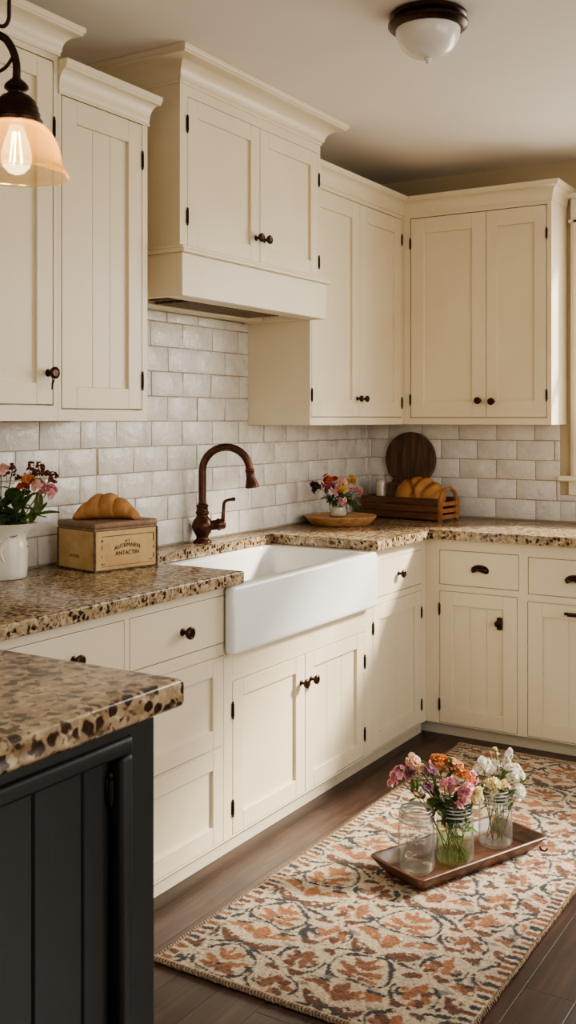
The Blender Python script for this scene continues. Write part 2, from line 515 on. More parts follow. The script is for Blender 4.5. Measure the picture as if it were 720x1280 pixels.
def mat_petal(name, c1, c2):
    t = NT(name)
    p = t.geo()
    n1 = t.noise(p, 90, 3)
    col = t.mix(t.ramp(n1, [(.35, (0, 0, 0)), (.65, (1, 1, 1))]), c1, c2)
    b = t.bsdf(col, .6, Sheen_Weight=.1)
    tl = t.n('ShaderNodeBsdfTranslucent'); t.l(col, tl.inputs[0])
    mx = t.n('ShaderNodeMixShader'); mx.inputs[0].default_value = .3
    t.l(b.outputs[0], mx.inputs[1]); t.l(tl.outputs[0], mx.inputs[2]); t.l(mx.outputs[0], t.out.inputs[0])
    return t.m
PETAL = {
    'pink': mat_petal('pink_petal', srgb(232, 158, 168), srgb(244, 196, 200)),
    'blush': mat_petal('blush_petal', srgb(240, 198, 178), srgb(248, 220, 204)),
    'peach': mat_petal('peach_petal', srgb(228, 162, 116), srgb(242, 194, 152)),
    'orange': mat_petal('orange_petal', srgb(214, 134, 78), srgb(234, 168, 112)),
    'rust': mat_petal('rust_petal', srgb(168, 64, 28), srgb(204, 96, 44)),
    'yellow': mat_petal('yellow_petal', srgb(226, 172, 62), srgb(244, 208, 110)),
    'cream': mat_petal('cream_petal', srgb(236, 220, 160), srgb(246, 236, 200)),
    'white': mat_petal('white_petal', srgb(240, 236, 222), srgb(250, 248, 238)),
    'lilac': mat_petal('lilac_petal', srgb(204, 146, 176), srgb(230, 186, 208)),
    'mauve': mat_petal('mauve_petal', srgb(176, 108, 138), srgb(208, 144, 168)),
    'magenta': mat_petal('magenta_petal', srgb(160, 56, 96), srgb(196, 96, 130)),
    'plum': mat_petal('dark_plum_petal', srgb(62, 28, 40), srgb(110, 60, 78)),
    'brown': mat_petal('dried_brown_petal', srgb(96, 50, 34), srgb(150, 92, 66)),
    'green': mat_petal('pale_green_petal', srgb(112, 132, 60), srgb(158, 170, 96)),
}
LEAFM = mat_petal('green_leaf', srgb(72, 94, 38), srgb(112, 134, 66))
LEAFD = mat_petal('dark_green_leaf', srgb(50, 68, 30), srgb(82, 104, 50))
STEMM = mat_petal('green_stem', srgb(84, 104, 44), srgb(122, 140, 70))

# ------------------------------------------------------------------ the room
HC = 2.64           # ceiling height
XR, YF = 4.6, -6.6  # right wall and the wall behind the camera
WX0, WX1, WZ0, WZ1 = 1.185, 3.75, 1.15, 2.34   # window opening in the back wall

bm = NB(); bx(bm, 0, XR, YF, 0, -.05, 0)
struct(obj('floor', bm, FLOOR))
bm = NB(); bx(bm, 0, XR, YF, 0, HC, HC + .05)
struct(obj('ceiling', bm, CEILP))
bm = NB(); bx(bm, -.12, 0, YF, .12, -.05, HC + .05)
wall_left = struct(obj('wall_left', bm, WALLP))
bm = NB()
bx(bm, 0, WX0, 0, .12, -.05, HC + .05); bx(bm, WX1, XR, 0, .12, -.05, HC + .05)
bx(bm, WX0, WX1, 0, .12, -.05, WZ0); bx(bm, WX0, WX1, 0, .12, WZ1, HC + .05)
wall_back = struct(obj('wall_back', bm, WALLP))
# right wall with a wide window, and the wall behind the camera with an unseen opening for the added fill
bm = NB()
bx(bm, XR, XR + .12, YF, -4.6, -.05, HC + .05); bx(bm, XR, XR + .12, -1.0, .12, -.05, HC + .05)
bx(bm, XR, XR + .12, -4.6, -1.0, -.05, .8); bx(bm, XR, XR + .12, -4.6, -1.0, 2.35, HC + .05)
struct(obj('wall_right', bm, WALLP))
bm = NB()
bx(bm, -.12, .6, YF - .12, YF, -.05, HC + .05); bx(bm, 4.0, XR + .12, YF - .12, YF, -.05, HC + .05)
bx(bm, .6, 4.0, YF - .12, YF, 2.4, HC + .05); bx(bm, .6, 4.0, YF - .12, YF, -.05, .7)
struct(obj('wall_front', bm, WALLP))

# window in the back wall
bm = NB()
for (x0, x1, z0, z1) in ((WX0 - .1, WX0, 1.14, 2.36), (WX1, WX1 + .1, 1.14, 2.36)):
    bx(bm, x0, x1, -.022, 0, z0, z1, .003); bx(bm, x0 + .012, x1 - .03, -.03, -.02, z0, z1, .003)
bx(bm, WX0 - .1, WX1 + .1, -.024, 0, 2.34, 2.45, .003)
bx(bm, WX0 - .125, WX1 + .125, -.045, 0, 2.45, 2.475, .004); bx(bm, WX0 - .11, WX1 + .11, -.03, 0, 2.335, 2.352, .003)
w1 = struct(obj('window_1', bm, TRIMW))
bm = NB()
bx(bm, WX0 - .15, WX1 + .15, -.055, .02, 1.118, 1.142, .004)
bx(bm, WX0 - .11, WX1 + .11, -.022, 0, 1.05, 1.118, .003)
obj('window_sill', bm, TRIMW, w1)
bm = NB()
for (x0, x1) in ((WX0, WX0 + .045), (2.02, 2.06), (2.88, 2.92), (WX1 - .045, WX1)):
    bx(bm, x0, x1, .03, .07, WZ0, WZ1, .002)
for (z0, z1) in ((WZ0, WZ0 + .06), (1.73, 1.77), (WZ1 - .05, WZ1)):
    bx(bm, WX0, WX1, .035, .065, z0, z1, .002)
obj('window_frame', bm, TRIMW, w1)
bm = NB(); bx(bm, WX0 + .03, WX1 - .03, .048, .052, WZ0 + .03, WZ1 - .03)
obj('window_pane', bm, PANE, w1)

# glazed brick tiles: real tiles with uneven faces on a grout bed
def tiles(run, regions, u_off, parent):
    bm = NB()
    RH, RW, G = .0955, .196, .0035
    rnd = random.Random(11 + run)
    for (u0, u1, z0, z1) in regions:
        if run == 0: bx(bm, 0, .006, u0, u1, z0, z1, mi=1)
        else: bx(bm, u0, u1, -.006, 0, z0, z1, mi=1)
        k0 = int(math.floor((z0 - .925) / RH + 1e-6))
        k = k0
        while .925 + k * RH < z1 - .004:
            za, zb = max(z0, .925 + k * RH + G / 2), min(z1, .925 + (k + 1) * RH - G / 2)
            k += 1
            if zb - za < .012: continue
            sh = (k % 2) * RW * .5 + u_off
            j = math.floor((u0 - sh) / RW)
            while sh + j * RW < u1:
                rj = random.Random(k * 1000 + j * 7 + run)
                a = sh + j * RW + rj.uniform(-.006, .006) ; b = sh + (j + 1) * RW + random.Random(k * 1000 + (j + 1) * 7 + run).uniform(-.006, .006)
                j += 1
                a, b = max(u0, a + G / 2), min(u1, b - G / 2)
                if b - a < .012: continue
                d = [.0105 + rnd.uniform(-.0022, .0022) for _ in range(4)]
                dz = [rnd.uniform(-.0012, .0012) for _ in range(4)]
                geo = bx(bm, .004, .0105, a, b, za, zb, .0022, 2) if run == 0 else bx(bm, a, b, -.0105, -.004, za, zb, .0022, 2)
                for v in geo:
                    if not v.is_valid: continue
                    uu = v.co.y if run == 0 else v.co.x
                    fu = min(1, max(0, (uu - a) / (b - a))); fz = min(1, max(0, (v.co.z - za) / (zb - za)))
                    dn = (d[0] * (1 - fu) + d[1] * fu) * (1 - fz) + (d[2] * (1 - fu) + d[3] * fu) * fz - .0105
                    n = v.co.x if run == 0 else -v.co.y
                    if n > .006:
                        if run == 0: v.co.x += dn
                        else: v.co.y -= dn
                    v.co.z += (dz[0] * (1 - fu) + dz[1] * fu) * .8
    return obj('tile_backsplash', bm, [TILE, GROUT], parent, smooth=40)
tiles(0, [(-3.4, -2.12, .921, 1.404), (-2.12, -1.15, .921, 1.822), (-1.15, -.012, .921, 1.384)], .05, wall_left)
tiles(1, [(.0, 1.032, .921, 1.384), (1.032, 1.56, .921, 1.049)], .03, wall_back)

# ------------------------------------------------------------------ cabinet kit
class Run:
    def __init__(s, k): s.k = k
    def w(s, u, n, z):
        return Vector((n, u, z)) if s.k == 0 else Vector((u, -n, z))
    def box(s, bm, u0, u1, n0, n1, z0, z1, bev=0, seg=1, mi=0):
        if s.k == 0: return bx(bm, n0, n1, u0, u1, z0, z1, bev, seg, mi=mi)
        return bx(bm, u0, u1, -n1, -n0, z0, z1, bev, seg, mi=mi)
    @property
    def nv(s): return Vector((1, 0, 0)) if s.k == 0 else Vector((0, -1, 0))
    @property
    def uv(s): return Vector((0, 1, 0)) if s.k == 0 else Vector((1, 0, 0))
RA, RB = Run(0), Run(1)
# an island run facing +x behaves as run 0

def frame_grid(bm, run, u0, u1, z0, z1, n0, n1, openings):
    us = sorted({u0, u1} | {v for o in openings for v in o[:2]})
    zs = sorted({z0, z1} | {v for o in openings for v in o[2:]})
    def occ(i, j):
        if i < 0 or j < 0 or i >= len(us) - 1 or j >= len(zs) - 1: return False
        cu, cz = (us[i] + us[i + 1]) / 2, (zs[j] + zs[j + 1]) / 2
        return not any(o[0] < cu < o[1] and o[2] < cz < o[3] for o in openings)
    vc = {}
    def V(u, n, z):
        k = (round(u, 5), round(n, 5), round(z, 5))
        if k not in vc: vc[k] = bm.verts.new(run.w(u, n, z))
        return vc[k]
    for i in range(len(us) - 1):
        for j in range(len(zs) - 1):
            if not occ(i, j): continue
            a, b, c, d = us[i], us[i + 1], zs[j], zs[j + 1]
            bm.faces.new((V(a, n1, c), V(b, n1, c), V(b, n1, d), V(a, n1, d)))
            bm.faces.new((V(a, n0, c), V(a, n0, d), V(b, n0, d), V(b, n0, c)))
            if not occ(i - 1, j): bm.faces.new((V(a, n0, c), V(a, n1, c), V(a, n1, d), V(a, n0, d)))
            if not occ(i + 1, j): bm.faces.new((V(b, n0, c), V(b, n0, d), V(b, n1, d), V(b, n1, c)))
            if not occ(i, j - 1): bm.faces.new((V(a, n0, c), V(b, n0, c), V(b, n1, c), V(a, n1, c)))
            if not occ(i, j + 1): bm.faces.new((V(a, n0, d), V(a, n1, d), V(b, n1, d), V(b, n0, d)))

def carcass(run, parent, u0, u1, z0, z1, nface, openings, nback=.004, mat=None, gap=.0022, toe=None):
    bm = NB()
    run.box(bm, u0, u1, nback, nface - .027, z0, z1)
    ops = [(a - gap, b + gap, c - gap, d + gap) for (a, b, c, d) in openings]
    frame_grid(bm, run, u0, u1, z0, z1, nface - .0268, nface, ops)
    o = obj('carcass', bm, mat or CREAM, parent)
    if toe:
        bm = NB(); run.box(bm, u0 + toe[2], u1, nback, nface - toe[1], 0.001, z0 + .001)
        obj('toe_board', bm, TOE, parent)
    return o

def hinge(run, parent, u, z, nface, h=.05, mat=None):
    h *= .84
    bm = NB()
    c = run.w(u, nface + .0035, z)
    lathe(bm, [(.0015, -h / 2 - .008), (.0034, -h / 2 - .005), (.0026, -h / 2), (.0042, -h / 2 + .001), (.0042, h / 2 - .001), (.0026, h / 2), (.0034, h / 2 + .005), (.0015, h / 2 + .008)], c, (0, 0, 1), 10)
    run.box(bm, u - .005, u + .005, nface - .002, nface + .0016, z - h / 2, z + h / 2, .0006)
    return obj('hinge', bm, DARKMETAL, parent, smooth=50)

def knob(run, parent, u, z, nface, s=1.0, mat=None):
    bm = NB()
    pr = [(.011, 0), (.011, .002), (.006, .005), (.005, .014), (.0075, .018), (.0145, .021), (.017, .026), (.0165, .031), (.0125, .0335), (.011, .0325), (.004, .0335)]
    lathe(bm, [(r * s, h * s) for r, h in pr], run.w(u, nface - .001, z), run.nv, 20)
    return obj('knob', bm, mat or BRONZE, parent, smooth=50)

def cup_pull(run, parent, u, z, nface, w=.092, h=.036):
    bm = NB()
    # oval domed bin pull, open underneath, with a thin rim
    w, h = w * .86, h * 1.22
    na, nr = 28, 6
    rows = []
    for j in range(nr + 1):
        ph = PI / 2 * j / nr
        row = []
        for i in range(na + 1):
            th = -.62 + (PI + 1.24) * i / na
            row.append(bm.verts.new(run.w(u + w / 2 * math.cos(th) * math.sin(ph), nface + .001 + .022 * math.cos(ph) ** .7, z + h / 2 * math.sin(th) * math.sin(ph))))
        rows.append(row)
    for a, b in zip(rows[1:], rows[2:]):
        for i in range(na):
            bm.faces.new((a[i], a[i + 1], b[i + 1], b[i]))
    for i in range(na):
        bm.faces.new((rows[0][0], rows[1][i], rows[1][i + 1]))
    for v in [v for v in rows[0][1:]]: bm.verts.remove(v)
    rim = [run.w(u + w / 2 * math.cos(a), nface + .002, z + h / 2 * math.sin(a)) for a in [-.62 + (PI + 1.24) * i / 30 for i in range(31)]]
    tube(bm, rim, .0022, 6)
    o = obj('cup_pull', bm, BRONZE, parent, smooth=60)
    sol = o.modifiers.new('thick', 'SOLIDIFY'); sol.thickness = .0015
    return o

def shaker(run, name, parent, u0, u1, z0, z1, nface, stile=.058, beads=0, top=None, bot=None, mat=None, depth=.0095, thick=.021, su0=None, su1=None):
    """frame as the door's own mesh, recessed panel of boards as its child"""
    M = mat or CREAM
    top = top or stile; bot = bot or stile
    s0 = su0 or stile; s1 = su1 or stile
    bm = NB()
    n0, n1 = nface - thick, nface + .0008
    run.box(bm, u0, u0 + s0, n0, n1, z0, z1, .0016); run.box(bm, u1 - s1, u1, n0, n1, z0, z1, .0016)
    run.box(bm, u0 + s0, u1 - s1, n0, n1 - .0002, z0, z0 + bot, .0012); run.box(bm, u0 + s0, u1 - s1, n0, n1 - .0002, z1 - top, z1, .0012)
    # bead around the panel
    e = .006
    d = obj(name, bm, M, parent)
    bm = NB()
    a, b, c, dd = u0 + s0, u1 - s1, z0 + bot, z1 - top
    nb = max(1, beads)
    w = (b - a) / nb
    for i in range(nb):
        run.box(bm, a + i * w + (.0004 if i else 0), a + (i + 1) * w - (.0004 if i < nb - 1 else 0), n0 + .001, nface - depth, c, dd, .0011 if nb > 1 else 0)
    if nb > 1:
        run.box(bm, a, b, n0, nface - depth - .003, c, dd)
    obj('door_panel' if name == 'door' else 'drawer_panel', bm, M, d)
    return d

def slab_drawer(run, parent, u0, u1, z0, z1, nface):
    bm = NB()
    run.box(bm, u0, u1, nface - .021, nface + .0008, z0, z1, .0018, 2)
    return obj('drawer', bm, CREAM, parent)

def crown(run, parent, u0, u1, nface, z0, z1, proj, ret0=None, ret1=None, name='crown_moulding', fr=.0):
    """moulding profile swept along the face with mitred returns at either end (ret = wall-side n)"""
    H_ = z1 - z0
    prof = [(0.0, 0), (.006, 0), (.006, .10), (.012, .12), (.016, .2), (.03, .34), (.055, .5), (.5, .72), (.78, .78), (.86, .84), (.86, .88), (1.0, .9), (1.0, 1.0)]
    pr = [(min(p, 1) * proj if p > .02 else p, h * H_) for p, h in prof]
    # clean cove profile
    pr = [(0, 0), (.005, 0), (.005, .10 * H_), (.10 * proj, .13 * H_)]
    for k in range(9):
        a = PI / 2 * k / 8
        pr.append((.14 * proj + (.70 * proj) * (1 - math.cos(a)), .17 * H_ + .55 * H_ * math.sin(a)))
    pr += [(.90 * proj, .74 * H_), (.90 * proj, .80 * H_), (proj * .97, .83 * H_), (proj, .90 * H_), (proj, H_)]
    path = []
    if ret0 is not None: path.append(('r0', ret0))
    bm = NB()
    cols = []
    def col_at(uf, nf):
        c = []
        for p, h in pr: c.append(bm.verts.new(run.w(uf(p), nf(p), z0 + h)))
        return c
    if ret0 is not None: cols.append(col_at(lambda p: u0 - p, lambda p: ret0))
    cols.append(col_at((lambda p: u0 - p) if ret0 is not None else (lambda p: u0), lambda p: nface + p))
    cols.append(col_at((lambda p: u1 + p) if ret1 is not None else (lambda p: u1 - (fr and p)), lambda p: nface + p))
    if ret1 is not None: cols.append(col_at(lambda p: u1 + p, lambda p: ret1))
    for a, b in zip(cols, cols[1:]):
        for i in range(len(a) - 1):
            bm.faces.new((a[i], b[i], b[i + 1], a[i + 1]))
    # top lid
    lid = [c[-1] for c in cols]
    back = []
    if ret0 is None: back.append(bm.verts.new(run.w(u0, .01, z1)))
    if ret1 is None: back.append(bm.verts.new(run.w(u1, .01, z1)))
    if ret0 is None and ret1 is None: loop = lid + [back[1], back[0]]
    elif ret0 is None: loop = lid + [back[0]]
    elif ret1 is None: loop = lid + [back[0]]
    else: loop = lid
    bm.faces.new(loop)
    if ret0 is None:
        c = cols[0]; bm.faces.new(c + [bm.verts.new(run.w(u0, nface, z1))])
    if ret1 is None:
        c = cols[-1]; bm.faces.new(list(reversed(c + [bm.verts.new(run.w(u1, nface, z1))])))
    return obj(name, bm, CREAM, parent, smooth=30)

# ------------------------------------------------------------------ base cabinets, sink wall (run A: u = y, n = x)
NF = .60
ZB, ZT = .056, .8785
t = thing('base_cabinet', 'cream drawer cabinet at the left end of the sink wall, mostly behind the black island', 'cabinet', (.3, -2.95, 0))
U0, U1 = -3.25, -2.65
carcass(RA, t, U0, U1, ZB, ZT, NF, [(-3.11, -2.662, .70, .846), (-3.11, -2.662, .375, .66), (-3.11, -2.662, .065, .365)], toe=(0, .022, 0))
d = slab_drawer(RA, t, -3.11, -2.662, .70, .846, NF); knob(RA, d, -2.865, .776, NF)
shaker(RA, 'drawer', t, -3.11, -2.662, .375, .66, NF, .055); shaker(RA, 'drawer', t, -3.11, -2.662, .065, .365, NF, .055)

t = thing('base_cabinet', 'cream three-drawer cabinet with one bronze knob left of the farmhouse sink', 'cabinet', (.3, -2.4, 0))
carcass(RA, t, -2.65, -2.148, ZB, ZT, NF, [(-2.637, -2.172, .697, .846), (-2.637, -2.178, .37, .655), (-2.637, -2.178, .065, .361)], toe=(0, .022, 0))
d = slab_drawer(RA, t, -2.637, -2.172, .697, .846, NF); knob(RA, d, -2.393, .767, NF, 1.15)
shaker(RA, 'drawer', t, -2.637, -2.178, .37, .655, NF, .058); shaker(RA, 'drawer', t, -2.637, -2.178, .065, .361, NF, .058)

t = thing('sink_cabinet', 'cream two-door cabinet with paired bronze knobs under the white farmhouse sink', 'cabinet', (.3, -1.66, 0))
bm = NB()
RA.box(bm, -2.148, -1.16, .004, NF - .027, ZB, .62)
frame_grid(bm, RA, -2.148, -1.16, ZB, .655, NF - .0268, NF, [(-2.129, -1.2, .062, .562)])
RA.box(bm, -2.148, -1.16, .30, NF, .655, .657)
RA.box(bm, -2.129, -1.2, NF - .02, NF + .0005, .58, .653, .001)
obj('carcass', bm, CREAM, t)
bm = NB(); RA.box(bm, -2.148, -1.16, .004, NF - .022, .001, ZB + .001); obj('toe_board', bm, TOE, t)
d = shaker(RA, 'door', t, -2.1265, -1.668, .065, .559, NF, .062, 1, .056, .058)
hinge(RA, d, -2.1285, .468, NF); hinge(RA, d, -2.1285, .151, NF); knob(RA, d, -1.695, .463, NF)
d = shaker(RA, 'door', t, -1.6645, -1.202, .065, .559, NF, .062, 3, .056, .058)
hinge(RA, d, -1.2, .441, NF); hinge(RA, d, -1.2, .15, NF); knob(RA, d, -1.625, .463, NF)

t = thing('base_cabinet', 'cream narrow cabinet with one drawer and one door between the sink and the corner', 'cabinet', (.3, -.9, 0))
carcass(RA, t, -1.16, -.601, ZB, ZT, NF, [(-1.118, -.652, .68, .828), (-1.124, -.652, .062, .648)], toe=(0, .022, 0))
d = slab_drawer(RA, t, -1.118, -.652, .68, .828, NF); knob(RA, d, -.885, .754, NF)
d = shaker(RA, 'door', t, -1.124, -.652, .062, .648, NF, .062, 2)
hinge(RA, d, -1.126, .56, NF, .045); hinge(RA, d, -.65, .55, NF, .045); hinge(RA, d, -.65, .14, NF, .045)

# base cabinets, back wall (run B: u = x, n = -y)
t = thing('base_cabinet', 'cream cabinet beside the corner with bronze cup pull drawer over a latched door', 'cabinet', (.83, -.3, 0))
carcass(RB, t, .5995, 1.052, ZB, ZT, NF, [(.669, 1.03, .677, .828), (.669, 1.024, .062, .646)], toe=(0, .03, -.04))
d = slab_drawer(RB, t, .669, 1.03, .677, .828, NF); cup_pull(RB, d, .857, .75, NF)
d = shaker(RB, 'door', t, .669, 1.024, .062, .646, NF, .062, 3, .06, .066)
hinge(RB, d, .667, .565, NF); hinge(RB, d, .667, .14, NF)
bm = NB()
lathe(bm, [(.012, 0), (.012, .003), (.006, .006), (.006, .012), (.013, .016), (.015, .022), (.011, .027), (.003, .028)], RB.w(.945, NF, .528), RB.nv, 16)
RB.box(bm, .935, .957, NF - .001, NF + .006, .50, .553, .002)
obj('latch', bm, DARKMETAL, d, smooth=50)

t = thing('base_cabinet', 'cream cabinet at the right edge with cup pulls on both drawer and door', 'cabinet', (1.3, -.3, 0))
carcass(RB, t, 1.052, 1.56, ZB, ZT, NF, [(1.074, 1.53, .668, .822), (1.072, 1.53, .062, .634)], toe=(0, .03, 0))
d = slab_drawer(RB, t, 1.074, 1.53, .668, .822, NF); cup_pull(RB, d, 1.272, .738, NF)
d = shaker(RB, 'door', t, 1.072, 1.53, .062, .634, NF, .062, 3, .06, .066)
bm = NB()
RB.box(bm, 1.228, 1.31, NF - .001, NF + .004, .592, .604, .001); RB.box(bm, 1.243, 1.298, NF, NF + .024, .590, .602, .005, 2)
obj('handle', bm, DARKMETAL, d, smooth=50)

# ------------------------------------------------------------------ worktops
bm = NB()
prism(bm, [(.012, -3.3), (.637, -3.3), (.637, -2.115), (.125, -2.115), (.125, -1.152), (.637, -1.152), (.637, -.637), (1.575, -.637), (1.575, -.012), (.012, -.012)], .88, .92, .005, 3)
tag(obj('granite_worktop', bm, GRANITE, origin=(.3, -.3, .88), smooth=35), 'speckled brown granite worktop running around the corner and behind the sink', 'worktop')

# ------------------------------------------------------------------ farmhouse sink
sx0, sx1, sy0, sy1 = .095, .632, -2.146, -1.162
cx, cy, hx, hy = (sx0 + sx1) / 2, (sy0 + sy1) / 2, (sx1 - sx0) / 2, (sy1 - sy0) / 2
S0, S1 = .6585, .8775
bm = NB()
loops = []
for ins, z in ((.02, S0), (.008, S0 + .003), (.002, S0 + .009), (0, S0 + .02), (0, S1 - .016), (.002, S1 - .007), (.007, S1 - .002), (.014, S1), (.030, S1), (.036, S1 - .002), (.041, S1 - .008), (.044, S1 - .02)):
    loops.append(rrect(cx, cy, hx - ins, hy - ins, .028 if ins < .02 else .05, z, 6))
for ins, z, r in ((.05, S0 + .06, .06), (.056, S0 + .042, .07), (.07, S0 + .03, .08), (.1, S0 + .026, .09)):
    loops.append(rrect(cx, cy, hx - ins, hy - ins, r, z, 6))
loft(bm, loops)
ap = []
sx1 = .642
ax, ahx, ay, ahy = (.603 + sx1) / 2, (sx1 - .603) / 2, (-2.184 - 1.156) / 2, (2.184 - 1.156) / 2
for ins, z in ((.014, S0 - .0005), (.005, S0 + .002), (.001, S0 + .008), (0, S0 + .018), (0, S1 - .014), (.002, S1 - .006), (.006, S1 - .001), (.014, S1 + .0005)):
    ap.append(rrect(ax, ay, ahx - ins * .9, ahy - ins, .017, z, 6))
loft(bm, ap)
sink = tag(obj('farmhouse_sink', bm, CERAMIC, origin=(cx, cy, S0), smooth=50), 'white fireclay farmhouse sink with apron front set into the granite worktop', 'sink')
bm = NB()
lathe(bm, [(.04, 0), (.043, .002), (.03, .004), (.004, .003)], (cx - .05, cy, S0 + .0262), (0, 0, 1), 24)
obj('drain', bm, BRONZE, sink, smooth=40)

# ------------------------------------------------------------------ faucet
fx, fy = .064, -1.56
t = thing('faucet', 'aged copper gooseneck faucet with side lever standing behind the sink', 'faucet', (fx, fy, .92))
bm = NB()
lathe(bm, [(.036, 0), (.037, .004), (.034, .009), (.026, .014), (.024, .022), (.027, .03), (.036, .045), (.041, .06), (.041, .075), (.035, .09), (.026, .1), (.022, .108), (.023, .112), (.027, .116), (.027, .122), (.023, .126), (.022, .14), (.025, .143), (.025, .149), (.018, .153), (.0165, .16)], (fx, fy, .92), (0, 0, 1), 28)
obj('faucet_body', bm, COPPER, t, smooth=50)
dirx, diry = .80, .60
pts = [Vector((fx, fy, .92 + .152)), Vector((fx, fy, .92 + .285))]
Rr = .094
for k in range(1, 15):
    a = PI * k / 15 * 1.06
    pts.append(Vector((fx + dirx * Rr * (1 - math.cos(a)), fy + diry * Rr * (1 - math.cos(a)), .92 + .285 + Rr * math.sin(a))))
bm = NB(); tube(bm, pts, .0155, 16)
obj('spout', bm, COPPER, t, smooth=60)
p1 = pts[-1]; dv = (pts[-1] - pts[-2]).normalized()
bm = NB()
lathe(bm, [(.0165, -.004), (.019, 0), (.019, .006), (.017, .01), (.018, .03), (.024, .055), (.027, .062), (.027, .07), (.023, .073), (.012, .072)], p1, dv, 24)
obj('spray_head', bm, COPPER, t, smooth=50)
bm = NB()
ld = Vector((dirx, diry, 0))
b0 = Vector((fx, fy, .92 + .068)) + ld * .034
lathe(bm, [(.020, 0), (.020, .022), (.024, .026), (.025, .034), (.021, .040), (.021, .052), (.016, .058), (.004, .06)], b0, (ld.x, ld.y, .12), 20)
l0 = b0 + ld * .047 + Vector((0, 0, .014))
tube(bm, smooth_path([l0, l0 + Vector((0, 0, .03)) + ld * .002, l0 + Vector((0, 0, .075)) + ld * .006, l0 + Vector((0, 0, .086)) + ld * .022, l0 + Vector((0, 0, .09)) + ld * .05], 5), [.008] * 6 + [.0065] * 6 + [.006] * 6 + [.0075, .008, .006], 12)
obj('lever', bm, COPPER, t, smooth=60)

# ------------------------------------------------------------------ upper cabinets
NU = .32
ZUB = 1.385
# sink wall, right of the hood
t = thing('wall_cabinet', 'cream two-door wall cabinet right of the range hood on the sink wall', 'cabinet', (.16, -.7, ZUB))
carcass(RA, t, -1.15, -.242, ZUB, 2.42, NU, [(-1.136, -.262, 1.42, 2.39)])
d = shaker(RA, 'door', t, -1.1355, -.7015, 1.421, 2.389, NU, .07, 1, .075, .075)
hinge(RA, d, -1.138, 1.512, NU); knob(RA, d, -.728, 1.503, NU, .9); hinge(RA, d, -1.138, 2.26, NU)
d = shaker(RA, 'door', t, -.6985, -.2635, 1.421, 2.389, NU, .07, 1, .075, .075)
hinge(RA, d, -.261, 1.49, NU); hinge(RA, d, -.261, 2.29, NU); knob(RA, d, -.672, 1.503, NU, .9)
crown(RA, t, -1.15, -.242 - .0, NU, 2.41, 2.495, .045, None, None)

# back wall
NB_ = .24
t = thing('wall_cabinet', 'cream two-door wall cabinet on the back wall between corner and window', 'cabinet', (.7, -.12, ZUB))
carcass(RB, t, .3205, 1.062, ZUB, 2.42, NB_, [(.36, 1.038, 1.418, 2.392)])
d = shaker(RB, 'door', t, .3615, .7475, 1.4195, 2.3905, NB_, .07, 1, .075, .075)
hinge(RB, d, .359, 1.505, NB_); hinge(RB, d, .359, 2.27, NB_); knob(RB, d, .715, 1.498, NB_)
d = shaker(RB, 'door', t, .7505, 1.0365, 1.4195, 2.3905, NB_, .055, 1, .075, .075)
hinge(RB, d, 1.039, 1.52, NB_); hinge(RB, d, 1.039, 2.26, NB_); knob(RB, d, .782, 1.493, NB_)
crown(RB, t, .3205, 1.062, NB_, 2.41, 2.495, .045, None, .01)

# left of the hood: two units, the outer one taller
NL = .33
t = thing('wall_cabinet', 'cream single-door beadboard wall cabinet directly left of the range hood', 'cabinet', (.16, -2.43, 1.405))
carcass(RA, t, -2.641, -2.228, 1.405, 2.40, NL, [(-2.627, -2.257, 1.441, 2.372)])
d = shaker(RA, 'door', t, -2.6255, -2.2585, 1.4425, 2.3705, NL, .064, 3, .07, .065)
hinge(RA, d, -2.256, 2.255, NL, .055); hinge(RA, d, -2.256, 1.535, NL, .055)
crown(RA, t, -2.641, -2.228, NL, 2.372, 2.472, .036, None, .01)

t = thing('wall_cabinet', 'cream taller wall cabinet at the far left with a key hanging from its knob', 'cabinet', (.16, -2.9, 1.405))
carcass(RA, t, -3.2, -2.642, 1.405, 2.51, NL, [(-3.12, -2.662, 1.452, 2.46)])
d = shaker(RA, 'door', t, -3.1185, -2.6635, 1.4535, 2.4585, NL, .064, 1, .06, .062)
hinge(RA, d, -2.660, 2.265, NL, .06); k = knob(RA, d, -2.683, 1.545, NL, 1.05)
bm = NB()
kb = RA.w(-2.683, NL + .022, 1.53)
bmesh_pts = [kb + Vector((0, .006 * math.sin(2 * PI * i / 12), .006 + .009 * math.cos(2 * PI * i / 12) - .004)) for i in range(13)]
tube(bm, bmesh_pts, .001, 6, cap=False)
tube(bm, [kb + Vector((0, 0, -.006)), kb + Vector((0, -.004, -.018)), kb + Vector((0, -.006, -.034))], [.004, .0028, .002], 8)
obj('key', bm, DARKMETAL, k, smooth=60)
crown(RA, t, -3.2, -2.642, NL, 2.48, 2.57, .058, None, .01)

# ------------------------------------------------------------------ range hood
t = thing('range_hood', 'cream wooden range hood with two small doors above the sink wall tiles', 'range hood', (.2, -1.65, 1.82))
NH = .37
bm = NB()
RA.box(bm, -2.105, -1.152, .004, NH - .027, 1.985, HC - .002)
frame_grid(bm, RA, -2.105, -1.152, 1.985, HC - .002, NH - .0268, NH, [(-2.064, -1.168, 1.998, 2.51)])
obj('hood_body', bm, CREAM, t)
d = shaker(RA, 'door', t, -2.0625, -1.613, 1.9995, 2.5085, NH, .06, 1)
hinge(RA, d, -2.066, 2.415, NH, .055); hinge(RA, d, -2.066, 2.10, NH, .055); knob(RA, d, -1.638, 2.09, NH)
d = shaker(RA, 'door', t, -1.610, -1.1695, 1.9995, 2.5085, NH, .06, 1)
hinge(RA, d, -1.166, 2.06, NH, .05); hinge(RA, d, -1.166, 2.4, NH, .05); knob(RA, d, -1.582, 2.09, NH)
crown(RA, t, -2.105, -1.152, NH, 2.545, HC - .001, .09, .01, .01)
bm = NB()
y0, y1 = -2.132, -1.153
